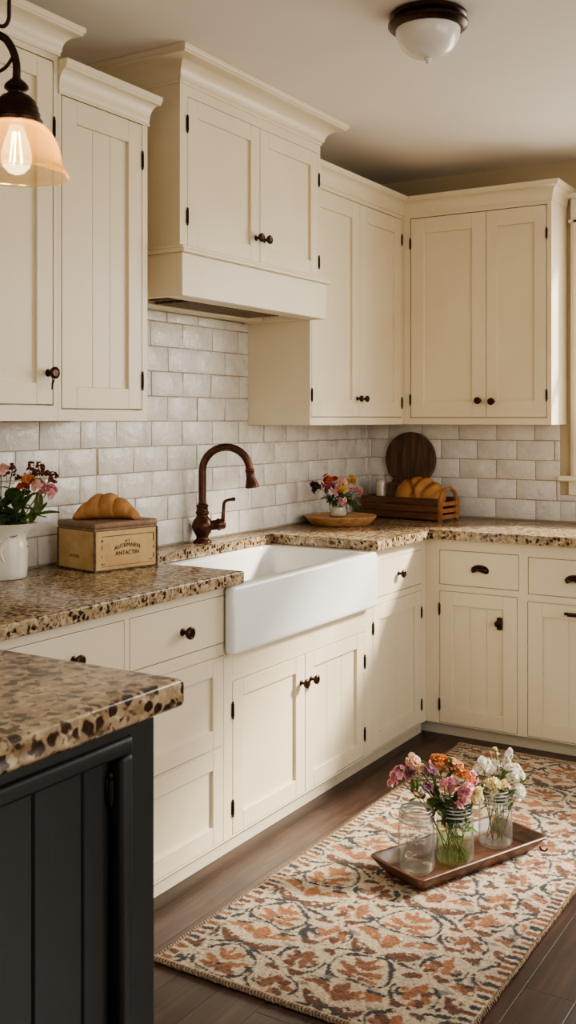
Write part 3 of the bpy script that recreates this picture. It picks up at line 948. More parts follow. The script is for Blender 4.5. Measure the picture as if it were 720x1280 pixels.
bx(bm, NH + .008, .40, y0, y1, 1.823, 1.968, .0025); bx(bm, .004, NH + .01, y0, y0 + .026, 1.823, 1.968, .002); bx(bm, .004, NH + .01, y1 - .026, y1, 1.823, 1.968, .002)
obj('hood_apron', bm, CREAM, t)
bm = NB()
bx(bm, .004, .415, y0 - .012, y1 + .012, 1.968, 1.982, .004, 2); bx(bm, .004, .407, y0 - .005, y1 + .005, 1.982, 1.994, .004, 2)
obj('hood_ledge', bm, CREAM, t)
bm = NB()
bx(bm, .012, NH + .008, y0 + .026, y1 - .026, 1.846, 1.862)
bx(bm, .012, .10, y0 + .026, y1 - .026, 1.826, 1.846, .002); bx(bm, .30, NH + .008, y0 + .026, y1 - .026, 1.826, 1.846, .002)
obj('hood_liner', bm, CREAM, t)
bm = NB()
bx(bm, .11, .29, -1.95, -1.3, 1.838, 1.846, .002)
for i in range(9):
    bx(bm, .12 + i * .018, .128 + i * .018, -1.93, -1.32, 1.828, 1.839, .001)
obj('hood_filter', bm, mat_plain_noise('brown_filter_metal', srgb(120, 100, 70), srgb(96, 78, 54), 20, .5, 0, None, .3), t)

# ------------------------------------------------------------------ island
t = thing('kitchen_island', 'black painted plank-panelled island in the left foreground', 'island', (1.38, -4.3, 0))
IX, IY = 1.612, -3.786
bm = NB()
bx(bm, 1.16, IX - .03, -4.78, IY, .0, 1.0195)
frame_grid(bm, RA, -4.78, IY, .001, 1.0195, IX - .03, IX, [(-4.70, -3.835, .09, .992)])
obj('island_body', bm, BLACK, t)
bm = NB()
# moulding round the panel, then the inner frame
for (a, b, c, d_) in ((-4.70, -3.835, .968, .992), (-4.70, -3.835, .09, .114), (-3.859, -3.835, .114, .968), (-4.70, -4.676, .114, .968)):
    RA.box(bm, a, b, IX - .02, IX + .007, c, d_, .006, 3)
obj('panel_moulding', bm, BLACK, t, smooth=40)
bm = NB()
a, b = -4.676, -3.859
w_ = .083
u = b
while u > a + .001:
    u2 = max(a, u - (.052 if u == b else .086))
    RA.box(bm, u2 + .0008, u - .0008, IX - .029, IX - .014, .114, .968, .0025)
    u = u2
obj('plank_panel', bm, BLACK, t)
bm = NB()
bm.free()
hinge(RA, t, -3.864, .925, IX - .012, .036)
bm = NB()
prism(bm, [(1.125, -4.82), (1.655, -4.82), (1.655, -3.775), (1.125, -3.775)], 1.02, 1.06, .009, 4)
tag(obj('island_worktop', bm, GRANITE_I, origin=(1.38, -4.3, 1.02), smooth=50), 'speckled brown granite slab with rounded edge on the black island', 'worktop')

# ------------------------------------------------------------------ ceiling light
lx, ly = 1.225, -1.99
t = thing('ceiling_light', 'flush ceiling light with dark bronze ring and white opal glass bowl', 'ceiling light', (lx, ly, HC))
bm = NB()
lathe(bm, [(.05, 0), (.112, 0), (.118, -.006), (.118, -.014), (.112, -.019), (.114, -.024), (.121, -.03), (.121, -.038), (.112, -.046), (.1, -.05), (.096, -.044), (.05, -.04)], (lx, ly, HC - .0005), (0, 0, 1), 48)
obj('ceiling_ring', bm, BRONZE, t, smooth=40)
bm = NB()
pr = [(.0985, -.044)]
for k in range(1, 13):
    a = PI / 2 * k / 12
    pr.append((max(.004, .0985 * math.cos(a) ** .85), -.046 - .088 * math.sin(a)))
pr += [(.010, -.135), (.011, -.139), (.007, -.143), (.008, -.147), (.003, -.151)]
lathe(bm, pr, (lx, ly, HC), (0, 0, 1), 48)
obj('glass_bowl', bm, OPAL, t, smooth=60)

# ------------------------------------------------------------------ pendant lamp over the island
D = 1.6
pc = Vector((1.336, -3.774, 0))   # axis of the visible shade
pc = Vector((2.51 - .5225 * D - .2615 * D * .8526, -4.90 + .8526 * D - .2615 * D * .5225, 0))
RT = Vector((.8526, .5225, 0)); 
t = thing('pendant_lamp', 'dark bronze hanging lamp with amber bell glass shade and glowing bulb over the island', 'pendant lamp', (pc.x, pc.y, 1.94))
zt = 1.937
bm = NB()
lathe(bm, [(0.006, 0.0), (0.0075, -0.0027), (0.014, -0.0082), (0.0185, -0.0136), (0.0185, -0.0177), (0.013, -0.0224), (0.0125, -0.0252), (0.022, -0.0299), (0.03, -0.0381), (0.032, -0.0449), (0.0335, -0.0476), (0.0335, -0.053), (0.036, -0.0558), (0.036, -0.0639), (0.04, -0.0666), (0.0395, -0.0748), (0.02, -0.0755)], (pc.x, pc.y, zt), (0, 0, 1), 32)
obj('socket_cup', bm, BRONZE, t, smooth=45)
bm = NB()
fl = lambda a, h: .022 * math.cos(a * 10) * max(0, min(1, (-h - .137) / .02))
lathe(bm, [(0.036, -0.071), (0.044, -0.0754), (0.054, -0.0853), (0.0625, -0.1007), (0.0675, -0.1183), (0.0695, -0.1315), (0.073, -0.1392), (0.0785, -0.1447), (0.08, -0.1491), (0.0775, -0.1524)], (pc.x, pc.y, zt), (0, 0, 1), 80, False, False, flute=fl)
o = obj('lamp_shade', bm, AMBER, t, smooth=80); 
sol = o.modifiers.new('thick', 'SOLIDIFY'); sol.thickness = .002
bm = NB()
lathe(bm, [(0.01, -0.0743), (0.013, -0.0831), (0.019, -0.1007), (0.0225, -0.1161), (0.0235, -0.126), (0.02, -0.1381), (0.012, -0.1469), (0.003, -0.1502)], (pc.x, pc.y, zt), (0, 0, 1), 24)
obj('bulb', bm, BULB, t, smooth=80)
bm = NB()
for k in range(5):
    a = 2 * PI * k / 5
    tube(bm, [Vector((pc.x + .005 * math.cos(a), pc.y + .005 * math.sin(a), zt - .085)), Vector((pc.x + .010 * math.cos(a + .3), pc.y + .010 * math.sin(a + .3), zt - .132))], .0011, 6)
obj('filament', bm, FILAMENT, t)
bm = NB()
hub = Vector((pc.x, pc.y, zt)) - RT * .16
arm = [Vector((pc.x, pc.y, zt - .003)), Vector((pc.x, pc.y, zt + .02)), Vector((pc.x, pc.y, zt + .042)) - RT * .006, Vector((pc.x, pc.y, zt + .06)) - RT * .018, Vector((pc.x, pc.y, zt + .066)) - RT * .036, Vector((pc.x, pc.y, zt + .058)) - RT * .06, Vector((pc.x, pc.y, zt + .03)) - RT * .10, hub + Vector((0, 0, .02))]
tube(bm, smooth_path(arm, 6), .0062, 12)
sc = [Vector((pc.x, pc.y, zt + .03)) - RT * .006, Vector((pc.x, pc.y, zt + .014)) - RT * .018, Vector((pc.x, pc.y, zt + .008)) - RT * .034, Vector((pc.x, pc.y, zt + .018)) - RT * .05, Vector((pc.x, pc.y, zt + .034)) - RT * .045, Vector((pc.x, pc.y, zt + .03)) - RT * .034]
tube(bm, smooth_path(sc, 6), .003, 8)
obj('scroll_arm', bm, DARKMETAL, t, smooth=80)
bm = NB()
lathe(bm, [(.004, -.05), (.012, -.045), (.016, -.035), (.010, -.025), (.022, -.01), (.028, .01), (.022, .03), (.012, .04), (.010, .1), (.007, .12), (.007, HC - zt - .03), (.03, HC - zt - .028), (.055, HC - zt - .012), (.06, HC - zt - .001)], hub, (0, 0, 1), 24)
obj('stem', bm, DARKMETAL, t, smooth=50)
# long chain link hung on the arm
bm = NB()
q = Vector((pc.x, pc.y, zt + .074)) - RT * .02
lk = []
for k in range(25):
    a = 2 * PI * k / 24
    lk.append(q + RT * (.011 * math.cos(a) - .002) + Vector((0, 0, .07 + (.048 if math.sin(a) > 0 else -.048) * (1 if abs(math.cos(a)) < .98 else 0) + .018 * math.sin(a))))
tube(bm, lk, .0032, 8, cap=False)
lk2 = [p + Vector((0, 0, .128)) for p in lk]
tube(bm, lk2, .0032, 8, cap=False)
tube(bm, [q + Vector((0, 0, .25)) - RT * .002, Vector((q.x, q.y, HC - .001)) - RT * .002], .0032, 8)
obj('chain', bm, DARKMETAL, t, smooth=80)

# ------------------------------------------------------------------ bread boxes, bread, boards
def set_col(o, fn):
    me = o.data
    at = me.color_attributes.new('Col', 'FLOAT_COLOR', 'POINT')
    arr = np.ones((len(me.vertices), 4), dtype=np.float32)
    for i, v in enumerate(me.vertices):
        arr[i, :3] = fn(v.co)
    at.data.foreach_set('color', arr.ravel())

def lerp3(a, b, t):
    t = max(0, min(1, t))
    return tuple(x + (y - x) * t for x, y in zip(a, b))

# tin bread box
def mat_tin():
    t = NT('worn_painted_tin')
    p = t.tex('Object')
    n1 = t.noise(p, 14, 6, .65)
    col = t.mix(t.ramp(n1, [(.35, (0, 0, 0)), (.7, (1, 1, 1))]), srgb(212, 180, 126), srgb(186, 150, 98))
    n2 = t.noise(p, 60, 6, .75)
    col = t.mix(t.ramp(n2, [(.66, (0, 0, 0)), (.72, (.8, .8, .8))]), col, srgb(96, 66, 40))
    t.bsdf(col, .5, nrm=t.bump(n2, .12, .003))
    return t.m
TIN = mat_tin()
TINEDGE = mat_plain_noise('worn_dark_tin_edge', srgb(58, 42, 30), srgb(120, 94, 62), 60, .55, .2, 120)
TINLID = mat_wood('weathered_lid', srgb(112, 84, 62), srgb(142, 112, 88), srgb(164, 134, 108), (10, 10, 10), .6)
INK = mat_plain_noise('faded_black_ink', srgb(48, 36, 26), srgb(84, 64, 44), 200, .8)
REDLINE = mat_plain_noise('rusty_line', srgb(150, 90, 52), srgb(120, 80, 50), 100, .8)
BA = math.radians(-12.4)   # box faces: front-right long face direction
Cc = Vector((.265, -2.41, 0)); ev = Vector((.054, .244, 0)).normalized(); en = Vector((ev.y, -ev.x, 0))
LW, LD, LH = .250, .205, .158
def BL(a, b, z):  # a along the lettered face, b into the box from that face, z above worktop
    return Cc + ev * a - en * b + Vector((0, 0, .9205 + z))
MB = Matrix((( ev.x, -en.x, 0, Cc.x), (ev.y, -en.y, 0, Cc.y), (0, 0, 1, .9205), (0, 0, 0, 1)))
t = thing('bread_box', 'worn tan tin bread box with black lettering on the worktop left of the faucet', 'bread box', tuple(BL(LW / 2, LD / 2, 0)))
bm = NB(); bx(bm, 0, LW, 0, LD, .004, LH - .018, .003, 2, MB)
obj('box_body', bm, TIN, t)
bm = NB(); bx(bm, -.004, LW + .004, -.004, LD + .004, LH - .020, LH, .007, 3, MB); bx(bm, -.001, LW + .001, -.001, LD + .001, LH - .026, LH - .0195, .001, 1, MB)
obj('lid', bm, TINLID, t, smooth=40)
bm = NB()
for (a, b) in ((0, 0), (LW, 0), (0, LD), (LW, LD)):
    bx(bm, a - .0035, a + .0035, b - .0035, b + .0035, 0, LH - .026, .001, 1, MB)
bx(bm, -.0015, LW + .0015, -.0015, LD + .0015, 0, .006, .001, 1, MB)
bx(bm, -.0012, LW + .0012, -.0012, LD + .0012, LH - .0275, LH - .0255, 0, 1, MB)
obj('edge_trim', bm, TINEDGE, t)
bm = NB()
for (a0, a1, z0, z1) in ((.026, LW - .014, .112, .114), (.026, .028, .02, .03), (.026, .028, .044, .052), (.026, .028, .07, .085), (.026, .031, .095, .103), (LW - .016, LW - .013, .03, .045), (LW - .016, LW - .012, .06, .07), (LW - .016, LW - .013, .085, .112), (.03, .04, .024, .026), (LW - .034, LW - .02, .024, .026)):
    bx(bm, a0, a1, -.0006, .001, z0, z1, 0, 1, MB)
obj('border_mark', bm, INK, t)
bm = NB(); bx(bm, .026, LW - .014, -.0006, .001, .016, .0178, 0, 1, MB)
obj('border_line', bm, REDLINE, t)
# lettering on the long face
face = Matrix(((ev.x, 0, en.x, 0), (ev.y, 0, en.y, 0), (0, 1, 0, 0), (0, 0, 0, 1)))
def face_text(bm, s, size, a, z, arch=0):
    src = text_mesh(s, size, .0005)
    def fn(co):
        y = co.y + (arch * (1 - (co.x / .055) ** 2) if arch else 0)
        return Vector((co.x, y, co.z))
    M = Matrix.Translation(BL(a, -.0006, z)) @ face
    add_bm(bm, src, M, fn)
bm = NB()
face_text(bm, 'N T', .012, .128, .093)
face_text(bm, 'AUTRMAIEN', .019, .128, .070, .010)
face_text(bm, 'ANTACTIN', .019, .128, .055)
obj('lettering', bm, INK, t)
# faint marks on the narrow face
end = Matrix(((-en.x, 0, -ev.x, 0), (-en.y, 0, -ev.y, 0), (0, 1, 0, 0), (0, 0, 0, 1)))
bm = NB()
src = text_mesh('ANTIIN', .016, .0004)
add_bm(bm, src, Matrix.Translation(BL(-.0004, LD * .55, .045)) @ Matrix(((en.x, 0, -ev.x, 0), (en.y, 0, -ev.y, 0), (0, 1, 0, 0), (0, 0, 0, 1))))
obj('faded_lettering', bm, mat_plain_noise('very_faded_ink', srgb(150, 118, 76), srgb(124, 96, 60), 90, .8), t)

# croissant: crescent of overlapping rolled segments
def croissant(base, ang, L):
    bm = NB()
    N, S = 64, 22
    loops = []
    for i in range(N + 1):
        s = i / N * 2 - 1
        q = (s + .12) / (1.12 if s > -.12 else .88)
        r = .042 * (max(0.0, 1 - abs(q) ** 1.9)) ** .72 + .005
        ph = (s * 2.1 + .35) % 1.0
        r *= .96 + .17 * math.sin(PI * ph) ** .55 + .05 * ph
        x = s * L / 2; y = -.045 * s * s
        loops.append([Vector((x + .012 * math.cos(2 * PI * k / S), y + r * 1.0 * math.cos(2 * PI * k / S), max(.0, r * .80 + r * .82 * math.sin(2 * PI * k / S)))) for k in range(S)])
    loft(bm, loops)
    bmesh.ops.rotate(bm, cent=(0, 0, 0), matrix=Matrix.Rotation(ang, 3, 'Z'), verts=bm.verts)
    for v in bm.verts:
        v.co += Vector(base)
    return bm
base = BL(LW * .52, LD * .52, LH + .0005)
o = obj('croissant', croissant(base, math.atan2(ev.y, ev.x) + .0 - .75, .20), CRUST, origin=tuple(base), smooth=80)
def ccol(co):
    n = noise.noise(co * 30) * .5 + .5
    xl = co.x * math.cos(.6) + co.y * math.sin(.6)
    b = noise.noise(Vector((xl * 70, co.z * 20, 0))) * .5 + .5
    c = lerp3(srgb(214, 160, 100), srgb(158, 98, 52), n * .5 + b * .5)
    return lerp3(c, srgb(140, 88, 48), (.012 - co.z) / .012)
set_col(o, ccol)
tag(o, 'golden brown croissant lying on the lid of the tin bread box', 'croissant')

# round walnut board leaning on the back wall
t0 = Vector((.262, -.036, .9205))
bm = NB()
bcz = 1.205 - .9205; RB_ = .139
tilt = Matrix.Translation(t0) @ Matrix.Rotation(math.radians(-1.5), 4, 'X')
outline = []
for k in range(49):
    a = -PI / 2 + .19 + (2 * PI - .38) * k / 48
    outline.append((RB_ * math.cos(a), bcz + RB_ * math.sin(a)))
outline += [(-.022, bcz - RB_ - .02), (-.021, .02), (-.012, .004), (0, .0), (.012, .004), (.021, .02), (.022, bcz - RB_ - .02)]
vs0 = [bm.verts.new((x, -.009, z)) for x, z in outline]; vs1 = [bm.verts.new((x, .009, z)) for x, z in outline]
f0 = bm.faces.new(vs0); f1 = bm.faces.new(list(reversed(vs1)))
for i in range(len(outline)):
    j = (i + 1) % len(outline)
    bm.faces.new((vs0[i], vs1[i], vs1[j], vs0[j]))
bmesh.ops.bevel(bm, geom=list(set(f0.edges) | set(f1.edges)), offset=.003, segments=2, affect='EDGES')
bmesh.ops.transform(bm, matrix=tilt, verts=bm.verts)
tag(obj('cutting_board', bm, WALNUT, origin=tuple(t0), smooth=40), 'round dark walnut cutting board leaning against the back wall tiles in the corner', 'cutting board')

# wooden bread crate
ca = math.atan2(-.30 + .245, .565 - .10)
MC = Matrix.Translation((.10, -.248, .9205)) @ Matrix.Rotation(ca, 4, 'Z')
CL, CD, CH = .452, .17, .108
t = thing('bread_crate', 'brown slatted wooden crate with arched end handles in the corner of the worktop', 'crate', tuple(MC @ Vector((CL / 2, CD / 2, 0))))
bm = NB()
for z0, z1 in ((.006, .038), (.040, .072), (.074, CH)):
    bx(bm, 0, CL - .02, 0, .011, z0, z1, .0015, 1, MC); bx(bm, 0, CL - .02, CD - .011, CD, z0, z1, .0015, 1, MC)
obj('side_slats', bm, CRATEWOOD, t)
bm = NB(); bx(bm, .011, CL - .02, .011, CD - .011, .008, .016, 0, 1, MC)
obj('crate_bottom', bm, CRATEWOOD, t)
bm = NB(); bx(bm, -.011, 0, .0, CD, .0, CH - .002, .0015, 1, MC)
obj('end_board', bm, CRATEWOOD, t)
bm = NB()
for z0, z1 in ((.010, .030), (.040, .060), (.072, .092)):
    bx(bm, CL - .004, CL + .004, .0, CD, z0, z1, .0015, 1, MC)
for b0 in (-.003, CD - .019):
    bx(bm, CL - .020, CL - .003, b0, b0 + .022, 0, CH + .004, .002, 1, MC)
obj('slatted_end', bm, CRATELIGHT, t)
bm = NB()
arc = [MC @ Vector((CL - .011, CD / 2 - math.cos(PI * k / 14) * (CD / 2 - .012), CH - .004 + .048 * math.sin(PI * k / 14) ** .8)) for k in range(15)]
tube(bm, arc, .009, 10)
obj('end_handle', bm, CRATELIGHT, t, smooth=60)

# boule
bc = MC @ Vector((.285, .085, .0165))
bm = NB()
bmesh.ops.create_icosphere(bm, subdivisions=5, radius=1)
def boule_score(d):
    # three curved scores across the crown
    s = 0
    for off in (-.42, .12, .60):
        x = d.x - off - .35 * (d.y * d.y) * (1 if off < 0 else -1)
        s = max(s, math.exp(-(x / .085) ** 2) * max(0, min(1, (d.z + .15) / .3)))
    return s
for v in bm.verts:
    d = v.co.normalized()
    sc_ = boule_score(d)
    r = 1 + .04 * noise.noise(d * 3) - .12 * sc_ + .02 * noise.noise(d * 9)
    z = d.z * r
    v.co = Vector((d.x * r * .132, d.y * r * .069, .094 + z * (.096 if z > 0 else .092))) + bc
o = obj('bread_loaf', bm, CRUST, origin=tuple(bc), smooth=80)
def bcol(co):
    d = Vector((co.x / .122, co.y / .074, (co.z - .094) / .086)).normalized()
    s = boule_score(d)
    n = noise.noise(co * 22) * .5 + .5
    c = lerp3(srgb(172, 116, 64), srgb(204, 152, 92), n)
    return lerp3(c, srgb(112, 60, 24), s * .9)
set_col(o, bcol)
tag(o, 'scored golden round bread loaf in the wooden crate', 'bread')

# glass flour jar and dark pot beside the loaf
jc = MC @ Vector((.055, .085, .0165))
t = thing('storage_jar', 'small clear glass jar with pale contents at the left end of the crate', 'jar', tuple(jc))
bm = NB(); lathe(bm, [(.024, 0), (.028, .004), (.029, .02), (.029, .150), (.025, .172), (.0205, .180), (.0215, .188), (.0225, .194)], jc, (0, 0, 1), 24, True, False)
obj('jar_glass', bm, GLASS, t, smooth=50)
bm = NB(); lathe(bm, [(.022, .004), (.0262, .008), (.0265, .155), (.02, .166), (.003, .169)], jc, (0, 0, 1), 20)
obj('flour', bm, mat_plain_noise('pale_flour', srgb(190, 176, 150), srgb(214, 202, 180), 40, .95), t, smooth=50)
pc2 = MC @ Vector((.118, .105, .0165))
bm = NB(); lathe(bm, [(.028, 0), (.033, .004), (.034, .128), (.032, .136), (.034, .140), (.034, .150), (.030, .155), (.012, .158), (.008, .162), (.011, .168), (.003, .172)], pc2, (0, 0, 1), 24)
tag(obj('wooden_canister', bm, WALNUT, origin=tuple(pc2), smooth=40), 'dark wooden canister between the glass jar and the loaf in the crate', 'canister')

# round serving board
rc = Vector((.19, -.645, .9205))
bm = NB()
lathe(bm, [(.05, 0), (.128, 0), (.134, .003), (.150, .018), (.166, .036), (.168, .040), (.166, .0425), (.160, .0405), (.150, .036), (.02, .035)], rc, (0, 0, 1), 64)
tag(obj('serving_board', bm, BOARDWOOD, origin=tuple(rc), smooth=30), 'round honey-coloured wooden serving board on the worktop right of the sink', 'serving board')

# ------------------------------------------------------------------ flowers
def petal(bm, base, d, nrm, L, W, curl=.3, nu=3, nv=3):
    d = d.normalized(); side = d.cross(nrm).normalized(); up = side.cross(d).normalized()
    rows = []
    for i in range(nu + 1):
        s = i / nu
        w = W * (math.sin(PI * (.12 + .80 * s)) ** .8)
        row = []
        for j in range(nv + 1):
            q = j / nv * 2 - 1
            row.append(bm.verts.new(base + d * (L * s) + side * (w * q * .5) + up * (L * curl * (s * s) + .18 * w * q * q)))
        rows.append(row)
    for a, b in zip(rows, rows[1:]):
        for j in range(nv):
            bm.faces.new((a[j], a[j + 1], b[j + 1], b[j]))

def rvec(rnd):
    while True:
        v = Vector((rnd.uniform(-1, 1), rnd.uniform(-1, 1), rnd.uniform(-1, 1)))
        if .1 < v.length < 1: return v.normalized()

def floret(bm, c, n, r, rnd, k=5, cup=.4):
    u, v, d = frame_of(n)
    a0 = rnd.uniform(0, 2 * PI)
    for i in range(k):
        a = a0 + 2 * PI * i / k + rnd.uniform(-.15, .15)
        rad = u * math.cos(a) + v * math.sin(a)
        petal(bm, c - d * r * .2, rad + d * rnd.uniform(.15, .6), d, r * rnd.uniform(.85, 1.15), r * 1.05, cup * rnd.uniform(.3, 1.2) * -.5, 3, 2)
    for i in range(3):
        a = a0 + 2.1 * i
        rad = u * math.cos(a) + v * math.sin(a)
        petal(bm, c - d * r * .1, rad * .55 + d, d, r * .6, r * .7, -.2, 2, 2)

def blossom(bm, c, n, R, rnd, count=9, fr=.5):
    R *= 1.5; count = int(count * 1.4)
    for i in range(count):
        dv = (Vector(n).normalized() * .75 + rvec(rnd)).normalized()
        p = c + dv * R * rnd.uniform(.45, .95)
        floret(bm, p, dv, R * fr * rnd.uniform(.8, 1.15), rnd)

def leaf(bm, base, d, L, W, rnd, droop=-.25):
    up = Vector((0, 0, 1)) + rvec(rnd) * .5
    petal(bm, base, d, up, L, W, droop, 5, 2)

def spray(name, label, group, base, tip, color, rnd, R=.02, count=9, extra=(), fr=.5, leaves=2, leafL=.04, cat='flower', stem_r=.0016, leaf_lo=.6, leafmat=None):
    base = Vector(base); tip = Vector(tip)
    t = thing(name, label, cat, tuple(base), group)
    mid = base.lerp(tip, .55) + Vector((0, 0, (tip - base).length * .10))
    path = smooth_path([base, base.lerp(mid, .5), mid, tip], 5)
    bm = NB(); tube(bm, path, [stem_r] * len(path), 6)
    obj('stem', bm, STEMM, t, smooth=80)
    dirv = (tip - mid).normalized() + Vector((0, 0, .5))
    heads = [(tip, R)] + [(tip + Vector(e[:3]), e[3]) for e in extra]
    for (c, r) in heads:
        bm = NB()
        blossom(bm, c, dirv + (c - tip) * 8, r, rnd, count, fr)
        if (c - tip).length > .005:
            tube(bm, [mid.lerp(tip, .6), mid.lerp(c, .75), c], .0009, 5)
        o = obj('blossom', bm, PETAL[color], t, smooth=80, recalc=False)
    for i in range(leaves):
        s = rnd.uniform(leaf_lo, .95)
        p = path[int(s * (len(path) - 1))]
        dv = rvec(rnd); dv.z = abs(dv.z) * .5 + .1
        bm = NB(); leaf(bm, p, dv, leafL * rnd.uniform(.7, 1.2), leafL * .42, rnd)
        obj('leaf', bm, leafmat or LEAFM, t, smooth=80, recalc=False)
    return t

def green_sprig(name, label, group, base, tip, rnd, n=14, L=.03, W=.4, cat='foliage', color=None, spread=1.0, lo=.45, mat=None):
    base = Vector(base); tip = Vector(tip)
    t = thing(name, label, cat, tuple(base), group)
    mid = base.lerp(tip, .5) + Vector((0, 0, (tip - base).length * .08))
    path = smooth_path([base, mid, tip], 7)
    bm = NB(); tube(bm, path, .0014, 6)
    obj('stem', bm, STEMM, t, smooth=80)
    for i in range(n):
        s = lo + (1 - lo) * i / max(1, n - 1)
        p = path[min(len(path) - 1, int(s * (len(path) - 1)))]
        dv = rvec(rnd) * spread + (tip - mid).normalized() * .6
        bm = NB(); leaf(bm, p, dv, L * rnd.uniform(.7, 1.25), L * W * rnd.uniform(.8, 1.2), rnd, rnd.uniform(-.4, .1))
        obj('leaf', bm, mat or LEAFM, t, smooth=80, recalc=False)
    return t

# ------------------------------------------------------------------ dough-bowl tray on the rug
RUGZ = .012
tA, tB, tC = Vector((1.051, -2.065, 0)), Vector((1.256, -2.118, 0)), Vector((1.468, -1.61, 0))
tl = (tC - tB).normalized(); tw = Vector((-tl.y, tl.x, 0))    # tw points left
TL, TW = .565, .236
tcen = tB + tl * (TL / 2 - .005) + tw * (TW / 2 - .008)
trot = math.atan2(tl.y, tl.x)
bm = NB()
z0 = RUGZ + .0035
loops = []
for ins, z, r in ((.040, .0, .02), (.034, .003, .022), (.018, .022, .022), (.002, .044, .020), (0, .048, .020), (.002, .0505, .020), (.008, .0505, .018), (.011, .048, .018), (.024, .026, .03), (.034, .016, .03), (.044, .0145, .03)):
    loops.append(rrect(tcen.x, tcen.y, TL / 2 - ins, TW / 2 - ins, r, z0 + z, 6, trot))
loft(bm, loops)
def rugtop(v): return v
tray = tag(obj('wooden_tray', bm, TRAYWOOD, origin=(tcen.x, tcen.y, z0), smooth=40), 'rectangular reddish wooden tray with flared rim holding jars on the patterned rug', 'tray')
bm = NB()
hp = tcen + tl * (TL / 2 - .03) - tw * (TW / 2 - .014) + Vector((0, 0, z0 + .018))
tube(bm, smooth_path([hp, hp + Vector((.01, -.012, -.004)), hp + Vector((.02, -.008, -.006)), hp + Vector((.024, .002, -.002))], 4), .003, 8)
obj('tray_handle', bm, DARKMETAL, tray, smooth=60)
TZ = z0 + .0150

def mason_jar(x, y, r, h, name, label, words=None, wdir=None):
    t = thing(name, label, 'jar', (x, y, TZ))
    pr = [(r * .62, .004), (r * .80, .0), (r * .93, .004), (r, .014), (r * 1.0, h * .30), (r * 1.0, h * .64), (r * .985, h * .70), (r * .93, h * .765), (r * .86, h * .79),
          (r * .86, h * .805), (r * .95, h * .815), (r * .95, h * .835), (r * .86, h * .845), (r * .85, h * .87), (r * .91, h * .88), (r * .91, h * .895), (r * .85, h * .905), (r * .85, h * .925), (r * .91, h * .935), (r * .91, h * .95), (r * .85, h * .96), (r * .85, h * .98), (r * .87, h * .99), (r * .86, h), (r * .80, h), (r * .79, h * .985), (r * .79, h * .8)]
    nb = [i for i, q in enumerate(pr) if q[1] >= h * .788][0]
    bm = NB(); lathe(bm, pr[:nb + 1], (x, y, TZ), (0, 0, 1), 40, True, False)
    # thick inner base
    lathe(bm, [(r * .9, .012), (r * .6, .010), (r * .02, .0095)], (x, y, TZ), (0, 0, 1), 40, False, True)
    obj('glass', bm, GLASS, t, smooth=60)
    bm = NB(); lathe(bm, pr[nb:-1], (x, y, TZ), (0, 0, 1), 40, False, False)
    for zz, rr, tr_ in ((.822, .945, .0030), (.885, .905, .0024), (.940, .905, .0024), (.992, .845, .0028)):
        tube(bm, [Vector((x + r * rr * math.cos(2 * PI * k / 40), y + r * rr * math.sin(2 * PI * k / 40), TZ + h * zz)) for k in range(41)], tr_, 8, cap=False, mi=1)
    obj('threaded_neck', bm, [NECK, RINGM], t, smooth=60)
    if words:
        bm = NB()
        th0 = math.atan2(-4.9 - y, 2.51 - x) - .15
        for s, size, z, dth in words:
            src = text_mesh(s, size, .0008, .35)
            def fn(co, z=z, dth=dth):
                th = th0 + dth + co.x / r
                rr = r * 1.004 + co.z
                return Vector((x + rr * math.cos(th), y + rr * math.sin(th), TZ + z + co.y))
            add_bm(bm, src, None, fn)
        obj('embossed_lettering', bm, EMBOSS, t)
    return t
EMBOSS = mat_thin_glass('embossed_glass', (.92, .92, .90), (.5, .5, .46), 4.0, .25, .8)
J1 = (1.184, -1.985); J2 = (1.258, -1.857); J3 = (1.322, -1.672)
mason_jar(*J1, .056, .190, 'mason_jar', 'empty clear glass mason jar at the near left end of the wooden tray', [('Jecla', .036, .112, .08), ('Cc', .034, .065, -.25)])
mason_jar(*J2, .058, .182, 'mason_jar', 'clear glass mason jar with green stems in water in the middle of the tray', [('onls', .026, .118, .25)])
mason_jar(*J3, .054, .180, 'mason_jar', 'clear glass mason jar with white flowers at the far end of the tray', [('Bea', .030, .115, .1)])
bm = NB(); lathe(bm, [(.02, .011), (.054, .013), (.0555, .02), (.0555, .112), (.05, .112), (.003, .112)], (J2[0], J2[1], TZ), (0, 0, 1), 32)
tag(obj('water', bm, WATER, origin=(J2[0], J2[1], TZ), smooth=50), 'pale green tinted water filling the middle mason jar', 'water')

RT3 = Vector((.8526, .5225, 0)); FT3 = Vector((-.5225, .8526, 0))
def jar_bouquet(cx, cy, px0, dist, items, rnd, zb, spread, group):
    s = dist / 1298.0
    for it in items:
        (px, py, color, R, label) = it[:5]
        kw = it[5] if len(it) > 5 else {}
        dep = kw.pop('dep', rnd.uniform(-.03, .03))
        off = RT3 * ((px - px0) * s) + FT3 * dep
        tip = Vector((cx, cy, 1.41 - (py - 524) * (s))) + off
        a = rnd.uniform(0, 2 * PI)
        lean = -off * (.22 if off.length > .01 else 0)
        base = Vector((cx, cy, zb)) + Vector((math.cos(a), math.sin(a), 0)) * spread * rnd.uniform(.3, 1) + lean * .5
        d2 = Vector((base.x - cx, base.y - cy))
        if d2.length > spread: d2 *= spread / d2.length; base.x = cx + d2.x; base.y = cy + d2.y
        if color == 'sprig':
            green_sprig('leafy_sprig', label, group, base, tip, rnd, cat='foliage', **kw)
        else:
            spray('cut_flower', label, group, base, tip, color, rnd, R=R, **kw)

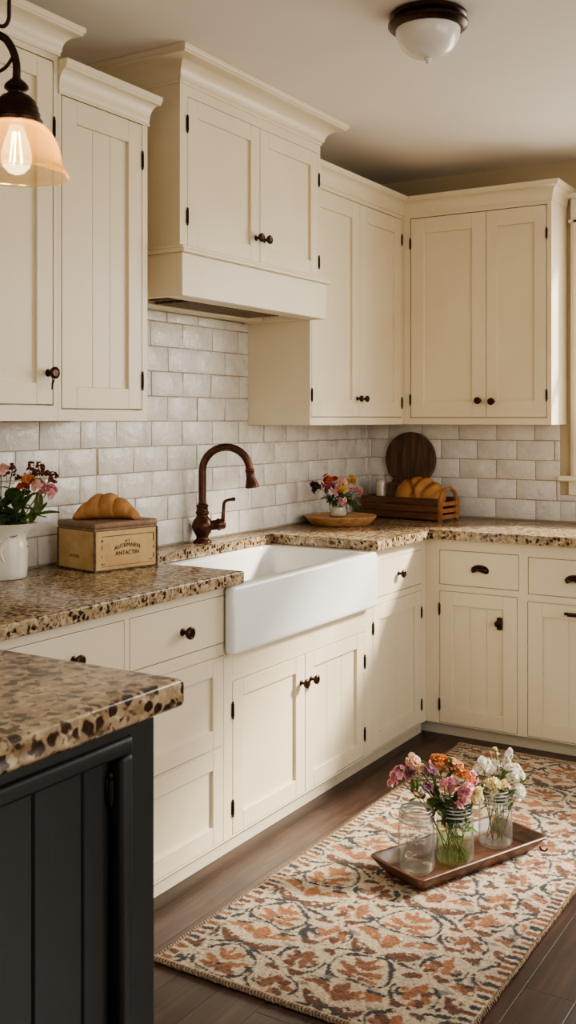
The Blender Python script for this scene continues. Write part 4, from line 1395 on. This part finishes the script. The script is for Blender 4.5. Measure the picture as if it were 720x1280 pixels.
rnd = random.Random(5)
jar_bouquet(J2[0], J2[1], 568, 3.25, [
    (496, 972, 'pink', .017, 'pink blossom spray leaning out farthest left of the middle jar bouquet', {'extra': [(-.012, 0, -.022, .013), (.008, .006, .018, .013)]}),
    (512, 966, 'mauve', .015, 'mauve blossom spray in the left of the middle jar bouquet', {'extra': [(.012, .006, -.01, .012)]}),
    (518, 955, 'blush', .018, 'pale blush blossom standing high on the left of the middle jar bouquet', {}),
    (526, 963, 'cream', .015, 'small cream yellow blossom between blush and lilac in the middle jar', {}),
    (536, 962, 'lilac', .020, 'large lilac pink blossom left of the orange flowers in the middle jar', {}),
    (531, 983, 'lilac', .014, 'small low lilac blossom at the lower left of the middle jar bouquet', {'leaves': 3}),
    (546, 953, 'orange', .019, 'orange blossom cluster at the top centre of the middle jar bouquet', {'extra': [(.012, .01, .004, .014)]}),
    (562, 957, 'peach', .020, 'peach orange blossom cluster beside the green tip in the middle jar', {'extra': [(.018, .01, -.004, .015)]}),
    (556, 976, 'pink', .018, 'salmon pink blossom low in the centre of the middle jar bouquet', {'dep': -.05, 'extra': [(.012, .008, .012, .014)]}),
    (578, 968, 'orange', .019, 'single bright orange blossom right of centre in the middle jar', {'dep': -.04}),
    (577, 987, 'pink', .022, 'large pale pink ruffled blossom at the front right of the middle jar', {'dep': -.06, 'extra': [(.004, .004, .02, .016)]}),
    (589, 974, 'pink', .015, 'small pink blossom at the right of the middle jar bouquet', {'extra': [(0, 0, -.02, .012)]}),
    (594, 993, 'cream', .016, 'cream white blossom drooping at the lower right of the middle jar', {'extra': [(.004, 0, .022, .011)]}),
    (562, 946, 'sprig', 0, 'upright pale green bud tip at the top of the middle jar bouquet', {'n': 18, 'L': .022, 'lo': .75, 'W': .6}),
    (531, 950, 'sprig', 0, 'small green sprig standing up at the left of the middle jar', {'n': 12, 'L': .024}),
    (506, 962, 'sprig', 0, 'thin green sprig among the pink sprays of the middle jar', {'n': 12, 'L': .022}),
    (545, 992, 'sprig', 0, 'dark leafy sprig at the neck of the middle jar, left side', {'n': 30, 'L': .042, 'dep': -.04, 'mat': LEAFD, 'lo': .5}),
    (566, 990, 'sprig', 0, 'dark leafy sprig at the neck of the middle jar, in front', {'n': 30, 'L': .042, 'dep': -.05, 'mat': LEAFD, 'lo': .5}),
    (587, 1000, 'sprig', 0, 'leafy green sprig hanging over the right rim of the middle jar', {'n': 20, 'L': .036, 'dep': -.03, 'lo': .4}),
    (520, 985, 'sprig', 0, 'leafy green sprig under the lilac blossoms of the middle jar', {'n': 16, 'L': .03, 'lo': .5}),
], rnd, TZ + .014, .046, 'flowers in the middle mason jar')

jar_bouquet(J3[0], J3[1], 620, 3.38, [
    (603, 953, 'white', .019, 'white blossom cluster standing high at the left of the far jar', {'extra': [(-.014, -.01, -.012, .013)]}),
    (617, 962, 'white', .018, 'white blossom in the centre of the far jar bouquet', {'extra': [(.008, .004, .014, .013)]}),
    (612, 976, 'cream', .020, 'pale yellow cream blossom low in the far jar bouquet', {'dep': -.04, 'extra': [(.014, .008, .004, .015)]}),
    (641, 966, 'white', .022, 'large white blossom at the right of the far jar bouquet', {'extra': [(.014, .008, -.008, .018)]}),
    (647, 986, 'white', .018, 'white blossom drooping below the right side of the far jar bouquet', {}),
    (629, 977, 'cream', .014, 'small ivory blossom just above the rim of the far jar', {'dep': -.04}),
    (637, 946, 'white', .011, 'small white bud sprig standing up at the right of the far jar', {'extra': [(-.006, 0, -.02, .010), (.006, .002, .016, .008)]}),
    (620, 937, 'cream', .007, 'thin sprig of pale buds at the top of the far jar bouquet', {'count': 5, 'extra': [(-.012, -.006, -.012, .006), (.006, .004, -.016, .006)], 'leaves': 4, 'leafL': .016}),
    (668, 966, 'sprig', 0, 'thin green sprig reaching out right of the far jar', {'n': 12, 'L': .018, 'mat': LEAFM, 'lo': .6}),
    (627, 966, 'sprig', 0, 'leafy green sprig amid the white blossoms of the far jar', {'n': 16, 'L': .030, 'lo': .5}),
    (600, 975, 'sprig', 0, 'leafy green sprig at the left of the far jar bouquet', {'n': 12, 'L': .026, 'lo': .5}),
], rnd, TZ + .014, .032, 'flowers in the far mason jar')

# small vase on the serving board
vb = rc + Vector((-.01, -.005, .0355))
t = thing('flower_vase', 'small clear glass vase with white pebbles on the round serving board', 'vase', tuple(vb))
bm = NB(); lathe(bm, [(.03, .0), (.040, .003), (.043, .012), (.044, .04), (.041, .052), (.036, .06), (.035, .068), (.039, .078)], vb, (0, 0, 1), 28, True, False)
obj('glass', bm, GLASS, t, smooth=60)
PEB = mat_plain_noise('white_petals_filler', srgb(224, 214, 196), srgb(198, 186, 166), 60, .6)
bm = NB()
lathe(bm, [(.01, .003), (.034, .004), (.038, .014), (.038, .036), (.03, .044), (.004, .046)], vb, (0, 0, 1), 20)
for v in bm.verts: v.co += rvec(rnd) * .002
obj('white_filling', bm, PEB, t, smooth=80)
dv4 = 4.86
s4 = dv4 / 1298
vpx = 360 + 1298 * ((vb.x - 2.51) * .8526 + (vb.y + 4.9) * .5225) / ((vb.x - 2.51) * -.5225 + (vb.y + 4.9) * .8526)
def P4(px, py): return (px - 422 + vpx, py)
items = [
    (396, 609, 'plum', .017, 'dark plum flower spray farthest left in the small vase', {'extra': [(-.014, -.008, .012, .012), (-.008, 0, -.016, .012)], 'leaves': 4}),
    (409, 601, 'rust', .022, 'rust orange flower at the top left of the small vase', {'extra': [(.026, .014, .002, .017)]}),
    (411, 610, 'magenta', .021, 'magenta flower at the front left of the small vase', {'dep': -.04}),
    (420, 614, 'pink', .016, 'rosy pink flower at the front centre of the small vase', {'dep': -.06}),
    (428, 604, 'blush', .022, 'pale peach flower at the top right of the small vase', {'extra': [(-.022, -.012, -.006, .013)]}),
    (439, 600, 'yellow', .017, 'golden yellow flower highest at the right of the small vase', {}),
    (428, 612, 'yellow', .015, 'soft yellow flower low in the centre of the small vase', {'dep': -.06}),
    (446, 614, 'pink', .018, 'pink flower farthest right in the small vase', {'extra': [(-.022, -.012, .002, .012)]}),
    (426, 625, 'pink', .016, 'single pink flower hanging over the rim of the small vase', {'dep': -.05}),
    (442, 625, 'sprig', 0, 'bright green leafy sprig drooping at the right of the small vase', {'n': 24, 'L': .03, 'W': .6, 'lo': .6}),
    (408, 620, 'sprig', 0, 'dark green leafy sprig at the left of the small vase', {'n': 24, 'L': .032, 'mat': LEAFD, 'dep': -.03}),
    (424, 618, 'sprig', 0, 'dark green leafy sprig in the middle of the small vase', {'n': 24, 'L': .03, 'mat': LEAFD, 'dep': -.02}),
]
jar_bouquet(vb.x, vb.y, 422, dv4, items, rnd, vb.z + .045, .022, 'flowers in the small vase')

# ironstone pitcher with garden flowers
pv = Vector((.092, -2.622, .9205))
t = thing('ceramic_pitcher', 'white ironstone pitcher with moulded leaf at the left edge of the worktop', 'pitcher', tuple(pv))
bm = NB()
pr = [(.04, 0), (.060, .0), (.064, .004), (.066, .03), (.067, .06), (.067, .09), (.065, .108), (.061, .122), (.062, .133), (.068, .148), (.078, .166), (.080, .170), (.077, .170), (.066, .150), (.058, .130), (.060, .10), (.060, .02), (.01, .012)]
lathe(bm, pr, pv, (0, 0, 1), 48)
for v in bm.verts:   # pouring lip towards the right
    h = v.co.z - pv.z
    if h > .13:
        q = (v.co - pv); q.z = 0
        if q.length > 0:
            c = q.normalized().dot(RT3)
            v.co += RT3 * max(0, c) ** 4 * .018 * (h - .13) / .04
obj('body', bm, PITCHER, t, smooth=60)
bm = NB()
hd = -RT3
hp = [pv + hd * .064 + Vector((0, 0, .125)), pv + hd * .10 + Vector((0, 0, .135)), pv + hd * .118 + Vector((0, 0, .105)), pv + hd * .108 + Vector((0, 0, .06)), pv + hd * .065 + Vector((0, 0, .035))]
tube(bm, smooth_path(hp, 6), .0075, 10)
obj('handle', bm, PITCHER, t, smooth=80)
bm = NB()
fa = math.atan2(-.5225 * 0 - (4.9 - 2.603), 2.51 - .105)
lp = []
for s in range(17):
    q = s / 16
    th = fa + .15 - .55 * math.sin(q * PI * .75) * (1 - .5 * q) * (1 if q < .9 else 1)
    rr = .0675
    lp.append(pv + Vector((rr * math.cos(th), rr * math.sin(th), .13 - .075 * q)))
tube(bm, lp, [.0015 + .0045 * math.sin(PI * min(1, (k / 16) * .9 + .1)) for k in range(17)], 8)
obj('moulded_leaf', bm, PITCHER, t, smooth=80)
rnd = random.Random(21)
itp = [
    (51, 584, 'brown', .013, 'dried brown flower spray tallest at the right of the white pitcher', {'extra': [(-.022, -.013, .006, .010), (.016, .01, -.022, .011), (.026, .016, -.04, .010), (-.012, -.006, -.03, .012)], 'count': 6, 'fr': .45}),
    (36, 590, 'brown', .012, 'dried brown flower spray left of the tallest one in the white pitcher', {'extra': [(.016, .01, -.014, .011), (-.012, -.006, -.018, .010)], 'count': 6, 'fr': .45}),
    (63, 597, 'brown', .012, 'dried russet flower sprig farthest right in the white pitcher', {'extra': [(-.014, -.01, .008, .009), (.004, .002, -.018, .009)], 'count': 6, 'fr': .45}),
    (16, 586, 'brown', .013, 'dried brown flower spray left of centre in the white pitcher', {'extra': [(-.014, -.01, -.02, .011), (.012, .006, -.024, .010)], 'count': 6, 'fr': .45}),
    (3, 590, 'blush', .014, 'pale blush flower at the left edge of the white pitcher bouquet', {'extra': [(.01, .005, .014, .010)]}),
    (40, 601, 'orange', .019, 'bright orange flower in the middle of the white pitcher bouquet', {'dep': -.05}),
    (33, 609, 'rust', .016, 'rust flower below the orange one in the white pitcher', {'dep': -.04}),
    (50, 607, 'blush', .018, 'peach blush flower beside the orange one in the white pitcher', {'dep': -.03}),
    (61, 615, 'pink', .019, 'coral pink flower hanging at the right of the white pitcher', {'extra': [(-.012, -.008, .012, .014)]}),
    (12, 622, 'sprig', 0, 'broad dark leaf branch at the left of the white pitcher', {'n': 16, 'L': .065, 'W': .5, 'mat': LEAFD, 'dep': -.03, 'lo': .3}),
    (26, 628, 'sprig', 0, 'broad dark leaf branch at the front of the white pitcher', {'n': 18, 'L': .06, 'W': .5, 'mat': LEAFD, 'dep': -.04, 'lo': .3}),
    (2, 635, 'sprig', 0, 'broad dark leaf branch at the far left of the white pitcher', {'n': 14, 'L': .06, 'W': .5, 'mat': LEAFD, 'dep': -.03, 'lo': .3}),
    (34, 618, 'sprig', 0, 'mid green leaf branch under the orange flower in the white pitcher', {'n': 14, 'L': .05, 'W': .42, 'lo': .3}),
    (48, 638, 'sprig', 0, 'green leaf branch drooping over the right lip of the white pitcher', {'n': 7, 'L': .062, 'W': .42, 'lo': .75, 'spread': .7}),
]
jar_bouquet(pv.x, pv.y, 360 + 1298 * ((pv.x - 2.51) * .8526 + (pv.y + 4.9) * .5225) / ((pv.x - 2.51) * -.5225 + (pv.y + 4.9) * .8526), 3.22, itp, rnd, pv.z + .02, .03, 'flowers in the white pitcher')

# ------------------------------------------------------------------ patterned rug
RX0, RX1, RY0, RY1 = .80, 1.625, -2.775, -.70
KN = .0042
nx = int((RX1 - RX0) / KN); ny = int((RY1 - RY0) / KN)
IV = np.array(srgb(214, 196, 168)); RU = np.array(srgb(168, 112, 72)); BR = np.array(srgb(110, 70, 50)); SL = np.array(srgb(56, 58, 62)); GR = np.array(srgb(140, 132, 122))
def seg_dist(px, py, pts, wfun):
    """signed distance-ish value: <0 inside a stroke of varying width along polyline pts"""
    best = np.full(px.shape, 1e9)
    n = len(pts) - 1
    for i in range(n):
        ax, ay = pts[i]; bx_, by_ = pts[i + 1]
        dx, dy = bx_ - ax, by_ - ay
        L2 = dx * dx + dy * dy + 1e-12
        tt = np.clip(((px - ax) * dx + (py - ay) * dy) / L2, 0, 1)
        d = np.hypot(px - ax - tt * dx, py - ay - tt * dy) - wfun((i + tt) / n)
        best = np.minimum(best, d)
    return best
def bez(p0, p1, p2, n=10):
    return [((1 - t) ** 2 * p0[0] + 2 * t * (1 - t) * p1[0] + t * t * p2[0], (1 - t) ** 2 * p0[1] + 2 * t * (1 - t) * p1[1] + t * t * p2[1]) for t in np.linspace(0, 1, n)]
def spiral(cx, cy, r0, r1, a0, a1, n=16):
    return [(cx + (r0 + (r1 - r0) * k / n) * math.cos(a0 + (a1 - a0) * k / n), cy + (r0 + (r1 - r0) * k / n) * math.sin(a0 + (a1 - a0) * k / n)) for k in range(n + 1)]
leafw = lambda w: (lambda s: w * np.sin(PI * np.clip(s, 0.02, .98)) ** .7)
linew = lambda w: (lambda s: w * (1 - .35 * np.abs(2 * s - 1)))
CW, CHt = .165, .292
KX, KY, KW = 1.2, 1.168, 1.2
ii, jj = np.meshgrid(np.arange(nx + 1), np.arange(ny + 1), indexing='ij')
rs = np.random.RandomState(3)
X = ii * KN; Y = jj * KN
def vnoise(x, y, sc, seed):
    r = np.random.RandomState(seed); g = r.rand(64, 64)
    u, v = x / sc, y / sc
    i0 = np.floor(u).astype(int); j0 = np.floor(v).astype(int)
    f, h = u - i0, v - j0
    f = f * f * (3 - 2 * f); h = h * h * (3 - 2 * h)
    G = lambda a, b: g[a % 64, b % 64]
    return (G(i0, j0) * (1 - f) + G(i0 + 1, j0) * f) * (1 - h) + (G(i0, j0 + 1) * (1 - f) + G(i0 + 1, j0 + 1) * f) * h
wx = X + (vnoise(X, Y, .06, 1) - .5) * .024 + rs.uniform(-.0016, .0016, X.shape)
wy = Y + (vnoise(X, Y, .07, 2) - .5) * .026 + rs.uniform(-.0016, .0016, X.shape)
WID = RX1 - RX0; LEN = RY1 - RY0
# mirrored cell coordinates, half-drop between columns
colid = np.floor(wx / (2 * CW)).astype(int)
ux = np.abs(wx / CW - 2 * np.floor(wx / (2 * CW)) - 1)           # 0 at motif axis, 1 at column edge
vy_raw = wy / CHt + .5 * (colid % 2)
vy = vy_raw - np.floor(vy_raw)
px_, py_ = ux * .1375, vy * .25
colr = np.empty(X.shape + (3,)); colr[:] = IV
def paint(mask, c):
    colr[mask] = c
shapes = [
    # (points, width fn, colour): palmette with slate outline, daisy, leaves and curling vines
    (bez((.0, .012), (.085, .004), (.066, .075)), linew(.0052), SL),
    (bez((.066, .075), (.052, .120), (.0, .136)), linew(.0052), SL),
    (bez((.0, .030), (.022, .030), (.054, .036)), leafw(.0095), RU),
    (bez((.0, .050), (.030, .052), (.052, .074)), leafw(.0110), RU),
    (bez((.002, .068), (.016, .088), (.032, .102)), leafw(.0105), RU),
    (bez((.0, .060), (.0, .090), (.0, .124)), leafw(.0085), RU),
    (bez((.004, .158), (.050, .142), (.078, .186)), leafw(.0165), BR),
    (bez((.020, .200), (.050, .238), (.094, .226)), leafw(.0140), RU),
    (bez((.0, .182), (.012, .215), (.0, .246)), leafw(.0135), RU),
    (bez((.040, .238), (.060, .250), (.085, .247)), leafw(.0070), SL),
    (bez((.0, .150), (.050, .128), (.088, .118)), linew(.0050), SL),
    (bez((.088, .118), (.098, .100), (.090, .085)), linew(.0046), SL),
    (spiral(.104, .040, .006, .027, 2.0, 7.4), linew(.0046), SL),
    (bez((.080, .052), (.078, .010), (.112, -.006)), linew(.0048), SL),
    (bez((.116, .014), (.134, .040), (.1375, .088)), leafw(.0135), RU),
    (bez((.102, .036), (.106, .041), (.110, .046)), leafw(.0080), RU),
    (bez((.078, .088), (.094, .106), (.118, .094)), leafw(.0095), BR),
    (bez((.098, .246), (.118, .232), (.1375, .246)), leafw(.0115), BR),
    (spiral(.1375, .160, .053, .050, 1.75, 3.5), linew(.0044), SL),
    (bez((.070, .205), (.088, .198), (.098, .206)), leafw(.0065), GR),
    (bez((.028, .012), (.045, .004), (.062, .008)), leafw(.0060), GR),
]
for k in range(5):
    a_ = PI / 2 + PI / 4 * k
    p0 = (.1375 + .011 * math.cos(a_), .160 + .011 * math.sin(a_)); p1 = (.1375 + .043 * math.cos(a_), .160 + .043 * math.sin(a_))
    shapes.append((bez(p0, ((p0[0] + p1[0]) / 2, (p0[1] + p1[1]) / 2), p1), leafw(.0105), BR if k % 2 else RU))
wob = (vnoise(X, Y, .018, 5) - .5) * .009
for pts, wf, c in shapes:
    paint(seg_dist(px_ * KX, py_ * KY, [(a * KX, b * KY) for a, b in pts], lambda q, wf=wf: wf(q) * KW) + wob < 0, c)
# flower heart: dots on the axis
for (cx_, cy_, r_, c) in ((.1375, .160, .0065, IV), (.0, .045, .0045, SL), (.014, .146, .004, SL), (.040, .163, .0045, IV), (.055, .170, .004, IV), (.048, .222, .004, IV), (.012, .024, .0035, SL), (.075, .145, .004, SL), (.060, .062, .0035, SL), (.125, .115, .004, SL), (.118, .215, .0045, SL)):
    paint(np.hypot((px_ - cx_) * KX, (py_ - cy_) * KY) + wob < r_ * KW, c)
# patches where the wool is faded to brown
fade = vnoise(X, Y, .16, 9)
isRU = np.all(np.abs(colr - RU) < 1e-6, axis=2)
colr[isRU & (fade > .60)] = RU * .45 + BR * .55
# long-side borders: bars between thin lines
edge = np.minimum(X, WID - X) + (vnoise(X, Y, .05, 12) - .5) * .004
ph = (Y / .030 + vnoise(X, Y, .1, 4) * .8) % 1.0
bid = np.floor(Y / .030 + vnoise(X, Y, .1, 4) * .8).astype(int)
bar = (edge < .034 + .022 * vnoise(X, Y, .03, 41)) & (edge > .007)
colr[(edge < .046)] = IV
hsh = (bid * 37 % 11)
colr[bar & (ph < .58)] = BR
colr[bar & (ph < .55) & (hsh % 3 == 0)] = SL
colr[bar & (ph < .55) & (hsh % 3 == 1)] = RU * .8
colr[edge < .008] = IV
endd = np.minimum(Y, LEN - Y)
colr[(endd < .012)] = IV
# knot to knot variation
var = 1 + rs.uniform(-.30, .22, X.shape) + (vnoise(X, Y, .12, 17) - .5) * .2
colr *= var[..., None]
colr = np.clip(colr, 0, 1)
Z = RUGZ - .0025 + rs.uniform(-.0024, .0022, X.shape) + (vnoise(X, Y, .25, 20) - .5) * .0015
ev_ = np.minimum(edge, endd)
Z = np.where(ev_ < .006, Z - .004, Z)
verts = np.stack([X + RX0 + rs.uniform(-.0009, .0009, X.shape), Y + RY0 + rs.uniform(-.0009, .0009, X.shape), Z], axis=-1).reshape(-1, 3)
rx_edge = (vnoise(Y, Y * 0, .12, 33) - .5) * .008
verts[:, 0] += (rx_edge * (X / WID)).reshape(-1)
idx = (ii * (ny + 1) + jj)
faces = np.stack([idx[:-1, :-1], idx[1:, :-1], idx[1:, 1:], idx[:-1, 1:]], axis=-1).reshape(-1, 4)
rc0 = np.array([(RX0 + RX1) / 2, (RY0 + RY1) / 2, 0.0005])
me = bpy.data.meshes.new('patterned_rug')
me.from_pydata((verts - rc0).tolist(), [], faces.tolist())
at = me.color_attributes.new('Col', 'FLOAT_COLOR', 'POINT')
c4 = np.ones((verts.shape[0], 4), dtype=np.float32); c4[:, :3] = colr.reshape(-1, 3)
at.data.foreach_set('color', c4.ravel())
me.polygons.foreach_set('use_smooth', [True] * len(me.polygons))
me.materials.append(RUGM)
rug = thing('patterned_rug', 'rust, ivory and slate patterned wool runner rug on the dark plank floor', 'rug', tuple(rc0))
o = bpy.data.objects.new('rug_pile', me); COL.objects.link(o); o.parent = rug
bm = NB(); bx(bm, RX0 + .003, RX1 - .006, RY0 + .003, RY1 - .003, .0008, .006)
BIND = mat_plain_noise('wool_binding', srgb(206, 188, 162), srgb(150, 116, 92), 120, 1.0, .6, 300)
obj('rug_backing', bm, BIND, rug)
# whip-stitched binding along the ends and the sides
def binding(p0, p1, r, pitch):
    bm = NB()
    p0, p1 = Vector(p0), Vector(p1)
    L = (p1 - p0).length; n = int(L / pitch)
    d = (p1 - p0).normalized(); side = Vector((-d.y, d.x, 0))
    rnd2 = random.Random(3)
    for i in range(n):
        c = p0 + d * (pitch * (i + .5)) + Vector((0, 0, r * .96 + .0006)) + side * rnd2.uniform(-.0012, .0012)
        pts = []
        for k in range(9):
            a = 2 * PI * k / 8
            pts.append(c + side * (r * .72 * math.cos(a)) + Vector((0, 0, r * .72 * math.sin(a))) + d * (pitch * .5 * math.cos(a + .5)))
        tube(bm, pts, r * .30, 6, cap=False)
    return bm
obj('end_binding', binding((RX0 - .002, RY0 - .004, 0), (RX1 - .004, RY0 - .004, 0), .0085, .0095), BIND, rug, smooth=80)
obj('end_binding', binding((RX0 - .002, RY1 + .004, 0), (RX1 - .004, RY1 + .004, 0), .0085, .0095), BIND, rug, smooth=80)
obj('side_binding', binding((RX0 - .001, RY0, 0), (RX0 - .001, RY1, 0), .0055, .011), BIND, rug, smooth=80)
obj('side_binding', binding((RX1 - .002, RY0, 0), (RX1 - .002, RY1, 0), .0062, .011), BIND, rug, smooth=80)

# ------------------------------------------------------------------ light
def area(name, loc, target, sx, sy, power, color, spread=180):
    ld = bpy.data.lights.new(name, 'AREA'); ld.shape = 'RECTANGLE'; ld.size = sx; ld.size_y = sy
    ld.energy = power; ld.color = color; ld.spread = math.radians(spread)
    o = bpy.data.objects.new(name, ld); COL.objects.link(o)
    o.location = loc
    o.rotation_euler = (Vector(target) - Vector(loc)).to_track_quat('-Z', 'Y').to_euler()
    return o
area('side_fill_light', (XR + .3, -3.0, 1.6), (0, -2.9, 1.0), 3.2, 1.5, 44, (1, .95, .87))  # soft fill added from the right, outside the unseen side window
area('front_fill_light', (2.3, YF - .3, 1.6), (1.2, 0, 1.0), 3.2, 1.6, 11, (1, .93, .84))  # weak fill added behind the camera, shining in through the front wall
area('back_window_light', (2.4, .35, 1.8), (1.5, -3, .9), 2.3, 1.15, 75, (1, .96, .90))
sd = bpy.data.lights.new('sun', 'SUN'); sd.energy = 12.0; sd.angle = math.radians(9); sd.color = (1, .92, .80)
so = bpy.data.objects.new('sun', sd); COL.objects.link(so)
so.rotation_euler = Vector((-.56, -.55, -.50)).to_track_quat('-Z', 'Y').to_euler()
pd = bpy.data.lights.new('bulb_light', 'POINT'); pd.energy = 1.6; pd.color = (1, .62, .30); pd.shadow_soft_size = .015
po = bpy.data.objects.new('bulb_light', pd); COL.objects.link(po); po.location = (pc.x, pc.y, zt - .115)

w = bpy.data.worlds.new('daylight'); scene.world = w; w.use_nodes = True
wn = w.node_tree; wn.nodes.clear()
wo = wn.nodes.new('ShaderNodeOutputWorld'); bg = wn.nodes.new('ShaderNodeBackground'); sky = wn.nodes.new('ShaderNodeTexSky')
sky.sky_type = 'NISHITA'; sky.sun_disc = False; sky.sun_elevation = math.radians(32); sky.sun_rotation = math.radians(135)
bg.inputs['Strength'].default_value = .12
wn.links.new(sky.outputs[0], bg.inputs[0]); wn.links.new(bg.outputs[0], wo.inputs[0])

# ------------------------------------------------------------------ camera
cd = bpy.data.cameras.new('camera'); cd.sensor_width = 36; cd.sensor_fit = 'AUTO'
cd.lens = 36 * 1298 / 1280
cd.shift_y = -(640 - 524) / 1280
cd.clip_start = .05
cd.dof.use_dof = True; cd.dof.focus_distance = 3.7; cd.dof.aperture_fstop = 13
co = bpy.data.objects.new('camera', cd); COL.objects.link(co)
co.location = (2.51, -4.90, 1.41)
co.rotation_euler = (PI / 2, 0, math.atan2(.5225, .8526))
scene.camera = co
scene.view_settings.view_transform = 'AgX'
scene.view_settings.look = 'AgX - Medium High Contrast'
scene.view_settings.exposure = 0.14
scene.cycles.transparent_max_bounces = 32
